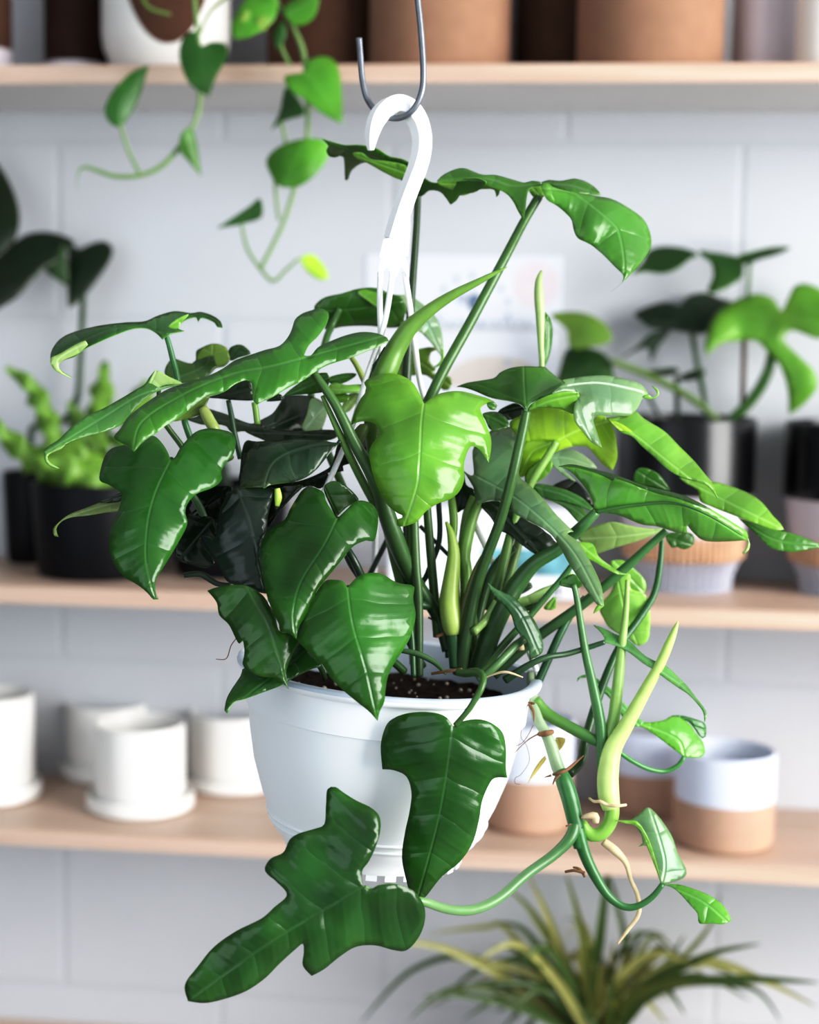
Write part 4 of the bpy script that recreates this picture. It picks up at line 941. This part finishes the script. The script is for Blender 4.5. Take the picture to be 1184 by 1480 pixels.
# lowest, deeply lobed leaf
L(B('6', '602,745c 600,700 620,670 640,630 656,580 656,530 630,500 580,475 540,450 515,433 490,440 485,490 480,550 450,565 400,580 370,600 350,640 310,660 291,690 300,710 330,735 361,775 320,815 280,850 200,890 130,940 80,1000 38,1060 48,1112c 100,1118 160,1106 230,1081 290,1041 340,991 390,946 412,930 415,960 412,1000 440,1032c 480,1010 530,970 580,940 640,935 700,950 740,951 775,916 796,870 799,820 780,780 750,755 700,740 650,745 628,757', '605,748 500,810 380,880 200,1000 50,1110', (20, 78, 22), -13, g=(.15, .05), f=.2, b=-1),
  ('0', '527,1282,-12.7,3 560,1296,-12,5 610,1303,-11,6.5 647,1314,-9.5,7 683,1315,-8,7.5 720,1299,-6.5,7.5 761,1264,-5,7.5 800,1236,-4,8 825,1210,-3.5,9 832,1185,-3,9'), (96, 152, 84), (42, 102, 52))
# small dark leaf over the rim at right
L(B('4', '428,478c 470,510 540,540 600,600 640,660 665,730 662,780 610,812c 605,760 590,720 550,680 530,620 500,580 460,540', '432,482 560,600 640,760', (46, 88, 58), -3, g=(.3, -.3), f=.3))
# narrow leaf to the right with its wiry petiole
L(B('K', '188,311c 270,340 330,370 400,400 460,440 520,500 570,540 640,575 700,600 760,650 810,700 860,750 920,830 960,880 992,930 994,970 980,1005c 970,930 920,862 860,803 800,763 700,693 620,633 540,583 450,513 380,472 300,442 263,436 265,400 238,360', '268,432 450,490 700,660 860,780 985,960', (70, 132, 74), -2, g=(.1, -.7), f=.3),
  ('0', '874,928,-2,3.5 850,936,-2,4 820,945,-2.3,4.2 790,950,-2.8,4.5 763,962,-3,5 730,983,-2.5,6'), (34, 74, 44))
# curled leaf right
l33 = L([B('K', '480,1035c 500,1005 600,1005 690,990 740,965 790,965 850,1000 890,1040 910,1075 940,1110 970,1150 982,1220 950,1256 880,1257 830,1247 780,1212 700,1152 620,1092 540,1042', '835,1245 780,1120 520,1015', (74, 150, 44), 1, g=(.3, -.3), f=.25),
   B('K', '715,975 750,957 830,959 920,985 982,1013 992,1060 987,1110 965,1122 940,1100 900,1040 850,995', '730,970 980,1060', (36, 100, 48), 2, g=(.2, -.2)),
   B('K', '68,718c 73,690 100,671 140,667 220,697 310,768 380,843 440,903 480,958 545,1005 480,1037 400,972 310,842 240,772 200,702 130,687 92,692', '500,1010 310,805 140,675 72,712', (84, 152, 84), 1, g=(.1, -.4))],
  ('K', '835,1248,1,3 795,1310,1,3.4 700,1355,1,3.4 580,1338,.5,3.4 470,1285,0,3.4 390,1230,-.5,3.4 260,1120,-1,3.4'), (46, 124, 62))
# lower right pair of leaves
L([B('5', '498,914c 550,915 590,890 620,864 650,880 690,930 720,980 740,1040 772,1100 766,1130 720,1150 680,1157 660,1110 640,1060 622,1012 588,1014 605,1000 595,960 570,930 545,926', '680,1155 690,1060 640,890', (82, 124, 88), -3, g=(.3, -.2), f=.25),
   B('5', '498,914c 550,914 585,918 610,950 635,1000 660,1080 670,1130 645,1070 622,1014 605,965 575,932 545,926', '505,916 600,950 665,1120', 'bri', -3.4, f=.1),
   B('5', '686,1160c 740,1158 800,1175 860,1200 910,1235 940,1280 944,1296 910,1310 870,1307 822,1307 815,1270 790,1240 750,1195 720,1170', '690,1160 830,1220 930,1300', (64, 140, 40), -3, g=(0, -.6), f=.2)],
  ('5', '682,1157,-3,4 640,1208,-3,4.5 580,1243,-3,5 525,1240,-3,5.5 468,1195,-3,6.5 415,1110,-3,8 380,1030,-3,9 355,940,-3,10.5'), (34, 100, 52), (32, 104, 52))

# ---- climbing stem hanging over the right rim
S('0', '768,972,0,7 770,998,-.5,7.5 772,1018,-1,7.5 778,1040,-1.5,7.5 789,1060,-2,8 797,1079,-2.2,9 806,1108,-2.5,9.5 811,1118,-2.6,9.5', (150, 176, 140), (120, 156, 112), 'stem')
S('0', '809,1114,-2.6,9 815,1128,-2.8,12 824,1155,-3,12.5 832,1190,-3,11.5 838,1225,-3,9', (44, 110, 62), (34, 104, 54), 'stem')
S('0', '774,1010,-1,7 784,1026,-1,9.5 797,1036,-1.2,9 813,1045,-1.5,8.5 837,1058,-1.8,8.5 866,1073,-2,8', (76, 146, 40), (36, 104, 44), 'stem')
S('0', '840,1188,-2.6,8 845,1199,-2.6,9.5 856,1207,-2.6,10 870,1204,-2.6,10.5 881,1190,-2.6,10.5 885,1175,-2.6,10.5 885,1160,-2.6,10', (92, 166, 30), (104, 176, 44), 'stem')
S('0', '884,1168,-2.6,13 880,1150,-2.6,15.5 879,1120,-2.6,15.5 886,1082,-2.6,13.5 906,1047,-2.6,11 933,998,-2.6,9 954,960,-2.6,7.5 967,931,-2.6,6.5 976,909,-2.6,4 980,898,-2.6,1', (166, 208, 112), (150, 196, 84), 'furled_leaf', label='pale lime furled leaf sheath')
S('0', '872,1108,-1.8,10 880,1065,-1.8,10 887,1040,-1.8,9 892,1000,-1.8,8.5 896,962,-1.8,7.5 900,925,-1.8,6 905,880,-1.8,4.5 907,838,-1.8,3', (120, 178, 84), (120, 178, 72), 'petiole')
S('0', '872,1110,-2.2,9 869,1060,-2.2,8.5 865,1030,-2.2,8 856,986,-2.2,7 846,941,-2.2,6 838,891,-2.2,5 833,860,-2,4.5 829,845,-2,4', (46, 110, 60), (60, 120, 60), 'petiole')
L(B('G', '730,912 760,870 830,835 880,870 905,900 870,940 800,935', '850,930 740,905', (40, 92, 34), -1.8))
S('0', '774,995,-.5,6.5 791,957,-.3,6 808,920,0,6 825,889,.3,5.5 846,864,.6,5', (34, 92, 56), None, 'petiole')
S('0', '830,812,0,4 815,833,0,4.5 802,848,0,4.5 767,889,-.3,5 736,923,-.5,5.5 695,970,-.5,6', (50, 116, 62), 'mid', 'petiole')
L([B('G', '408,1012c 500,990 600,940 700,900 800,830 842,830 760,900 650,990 560,1042 470,1072 430,1062', '420,1020 640,950 830,832', (160, 200, 124), .8, f=.3),
   B('G', '470,1074 560,1042 650,992 760,902 700,960 640,1022 520,1102', '480,1075 740,920', 'dk', .5),
   B('G', '620,1080 690,1000 712,1000 708,1080 680,1095', '700,1010 660,1090', 'lgreen', 2)])
L(B('G', '165,1080 200,930 230,850 300,843 400,853 445,880 535,900 545,930 480,975 400,1000 300,1080', '230,900 520,920', (30, 64, 36), 3))
# stems in the middle of the pot
S('0', '645,754,-1,2 652,772,-1,6 656,800,-1,9 653,835,-1,12 650,870,-1,15 654,900,-1,16 656,917,-1,12', (128, 176, 50), (150, 190, 80), 'furled_leaf')
S('0', '655,912,-1,10.5 657,935,-1,10 660,965,-1,10', (36, 96, 50), None, 'stem')
S('0', '650,700,0,4 654,730,0,6 656,760,0,6 652,800,0,5', (104, 164, 44), None, 'petiole')
S('0', '690,720,1,13 680,745,1,12 672,790,1,10 671,820,1,9 678,850,1,7 690,960,1,7', (128, 180, 84), (64, 120, 40), 'petiole')
S('0', '599,740,-2,6.5 599,758,-2,6.5 601,815,-1.8,7 605,869,-1.5,6.5 606,977,-1,6', (52, 104, 40), (32, 70, 34), 'petiole')
S('0', '634,725,1,4 635,781,1,4 618,829,1,4 612,850,1,4 640,900,1,5', (24, 64, 44), None, 'petiole')
S('0', '607,760,2,3 648,802,2,3', (24, 64, 40), None, 'petiole')
S('0', '590,845,-1,7 600,870,-1,7 638,886,0,6 650,950,0,6', (32, 80, 40), None, 'petiole')
S('0', '593,900,-2,4 596,930,-2,4 598,978,-2,4', (34, 84, 44), None, 'petiole')
S('0', '706,792,-1,3 690,820,-1,4.5 676,860,-1,5.5 668,895,-1,6 662,960,-1,6', (112, 104, 56), (70, 120, 60), 'petiole')
S('0', '742,790,1,7 710,830,1.5,7 690,900,1.5,7 680,970,1,7', (40, 92, 40), None, 'petiole')
S('0', '560,780,4,4 520,860,3,4 500,900,3,4', (20, 56, 36), None, 'petiole')
S('0', '500,790,-5,5 514,815,-5,6 530,850,-4,6', (22, 50, 34), None, 'petiole')
S('4', '60,770,-6,3.5 130,785,-6,4.5 200,820,-6,4 250,870,-6.5,2', (44, 92, 46), None, 'stem')
S('4', '390,900,-3,6 470,830,-3,6 560,740,-2,6 620,700,-1,5', (70, 120, 60), (50, 104, 54), 'petiole')
S('4', '370,690,-2,6 420,640,-1,6 470,560,-1,6', (120, 168, 84), None, 'petiole')
# dry bits, node scars, roots
def T(crop, s, mat='twig'):
    if crop == 'M' and mat == 'twig': s = ' '.join(','.join(w.split(',')[:3] + [str(float(w.split(',')[3]) * .5)]) for w in s.split())
    tube(hp, 'aerial_root', crop, s, (150, 105, 70), mat=mat, seg=7, step=3)
T('M', '135,215,-1.7,2 180,225,-2,4.5 205,225,-2,3')
T('M', '245,500,-2.2,7 300,495,-3,9 360,480,-2.4,7')
T('M', '365,860,-3.6,4 440,840,-3.9,5 500,810,-3.7,5 560,760,-3.5,4 640,690,-3.2,1.5')
T('M', '430,860,-3.8,4 385,900,-3.8,4 365,950,-3.8,1')
T('M', '290,885,-3.6,.8 350,868,-3.8,4')
T('M', '150,230,-2.2,5 190,300,-2.2,4 195,390,-2.2,1')
T('M', '690,1070,-3,1.5 730,1100,-3.5,2 790,1100,-4,2.5 850,1130,-4,2.5 930,1140,-4.2,2.5 1020,1130,-4,2', 'root')
T('M', '620,1245,-3.4,2 670,1230,-3.6,4 740,1230,-3.6,6 745,1290,-3.6,5', 'root')
T('M', '480,1320,-4,2.5 530,1300,-4,2')
T('M', '250,490,-2.5,2.4 160,540,-2.6,2 100,590,-2.8,1.4 20,670,-3,1')
T('M', '140,240,-2,1 100,380,-2.4,.9 80,520,-2.4,.8 130,600,-2.4,.8 155,740,-2.2,.8 80,860,-2,.7 30,890,-2,.7 30,940,-2,.7 80,945,-2,.6')
T('M', '190,420,-2.4,1.2 150,500,-2.4,1.2 90,580,-2.4,1 20,610,-2.6,.8')
T('5', '310,1110,-3.4,2 345,1105,-3.8,2.2 385,1115,-4,2.5')
T('5', '340,1093,-3.6,1.5 365,1100,-3.8,2 385,1130,-4,2')
T('5', '455,995,-2,6 500,1030,-2,6.5 540,1075,-2,4.5 560,1140,-2,3.2 585,1200,-2,3.4 590,1270,-2,3.4 550,1330,-2,2.8 510,1385,-2,1.5', 'root')
leaf(hp, [B('M', '390,530 480,540 450,620 420,650 395,590', '400,540 430,640', (196, 184, 100), 0), B('M', '300,690 310,720 230,830 140,940c 190,830 240,750', '305,700 145,935', (214, 200, 96), 0)], 'dry_leaf')
T('3', '190,650,-6,.7 160,690,-6,.7 140,745,-6,.7 95,748,-6,.5')
T('4', '205,712,-1,2 235,700,-1,3 250,690,-1,2')
T('4', '175,628,0,1.5 215,650,0,1.2')
T('4', '420,885,-6,1 500,862,-6.4,2 580,885,-6.6,1', 'root')
T('4', '480,810,-1.5,3 520,770,-1.5,5 560,740,-1,6 570,770,-1,6', 'root')
T('4', '190,870,-6,2 250,860,-6.5,2.4 320,850,-6.8,2', 'twig')

# ------------------------------------------------------------------ light
def area(name, loc, target, size, power, colr=(1, 1, 1), size_y=None):
    d = bpy.data.lights.new(name, 'AREA'); d.energy = power; d.color = colr; d.size = size
    if size_y: d.shape = 'RECTANGLE'; d.size_y = size_y
    o = bpy.data.objects.new(name, d); col.objects.link(o); o.location = loc
    o.rotation_euler = (Vector(target) - Vector(loc)).to_track_quat('-Z', 'Y').to_euler(); return o
area('window_light', (2.4, .1, 1.85), (0, 1.25, 1.25), 1.9, 160, (1, .99, .975), 1.9)
area('front_fill', (-1.5, -1.5, 1.6), (0, 1.6, 1.0), 2.2, 26, (.82, .91, 1))
w = bpy.data.worlds.new('world'); bpy.context.scene.world = w; w.use_nodes = True
bg = w.node_tree.nodes['Background']; nt = w.node_tree
tc = nt.nodes.new('ShaderNodeTexCoord'); vm = nt.nodes.new('ShaderNodeVectorMath'); vm.operation = 'DOT_PRODUCT'
vm.inputs[1].default_value = Vector((.68, -.38, .62)).normalized(); nt.links.new(tc.outputs['Generated'], vm.inputs[0])
cr = nt.nodes.new('ShaderNodeMapRange'); cr.inputs[1].default_value = -.55; cr.inputs[2].default_value = .85; cr.inputs[3].default_value = .16; cr.inputs[4].default_value = .82
nt.links.new(vm.outputs['Value'], cr.inputs[0]); nt.links.new(cr.outputs[0], bg.inputs[1]); bg.inputs[0].default_value = (.85, .92, 1, 1)
sc = bpy.context.scene
sc.view_settings.view_transform = 'Standard'; sc.view_settings.look = 'None'
sc.view_settings.exposure = 0
sc.view_settings.use_curve_mapping = True
cm = sc.view_settings.curve_mapping; cv = cm.curves[3]
for x, y in ((.12, .075), (.5, .52), (.8, .88)): cv.points.new(x, y)
cm.update()
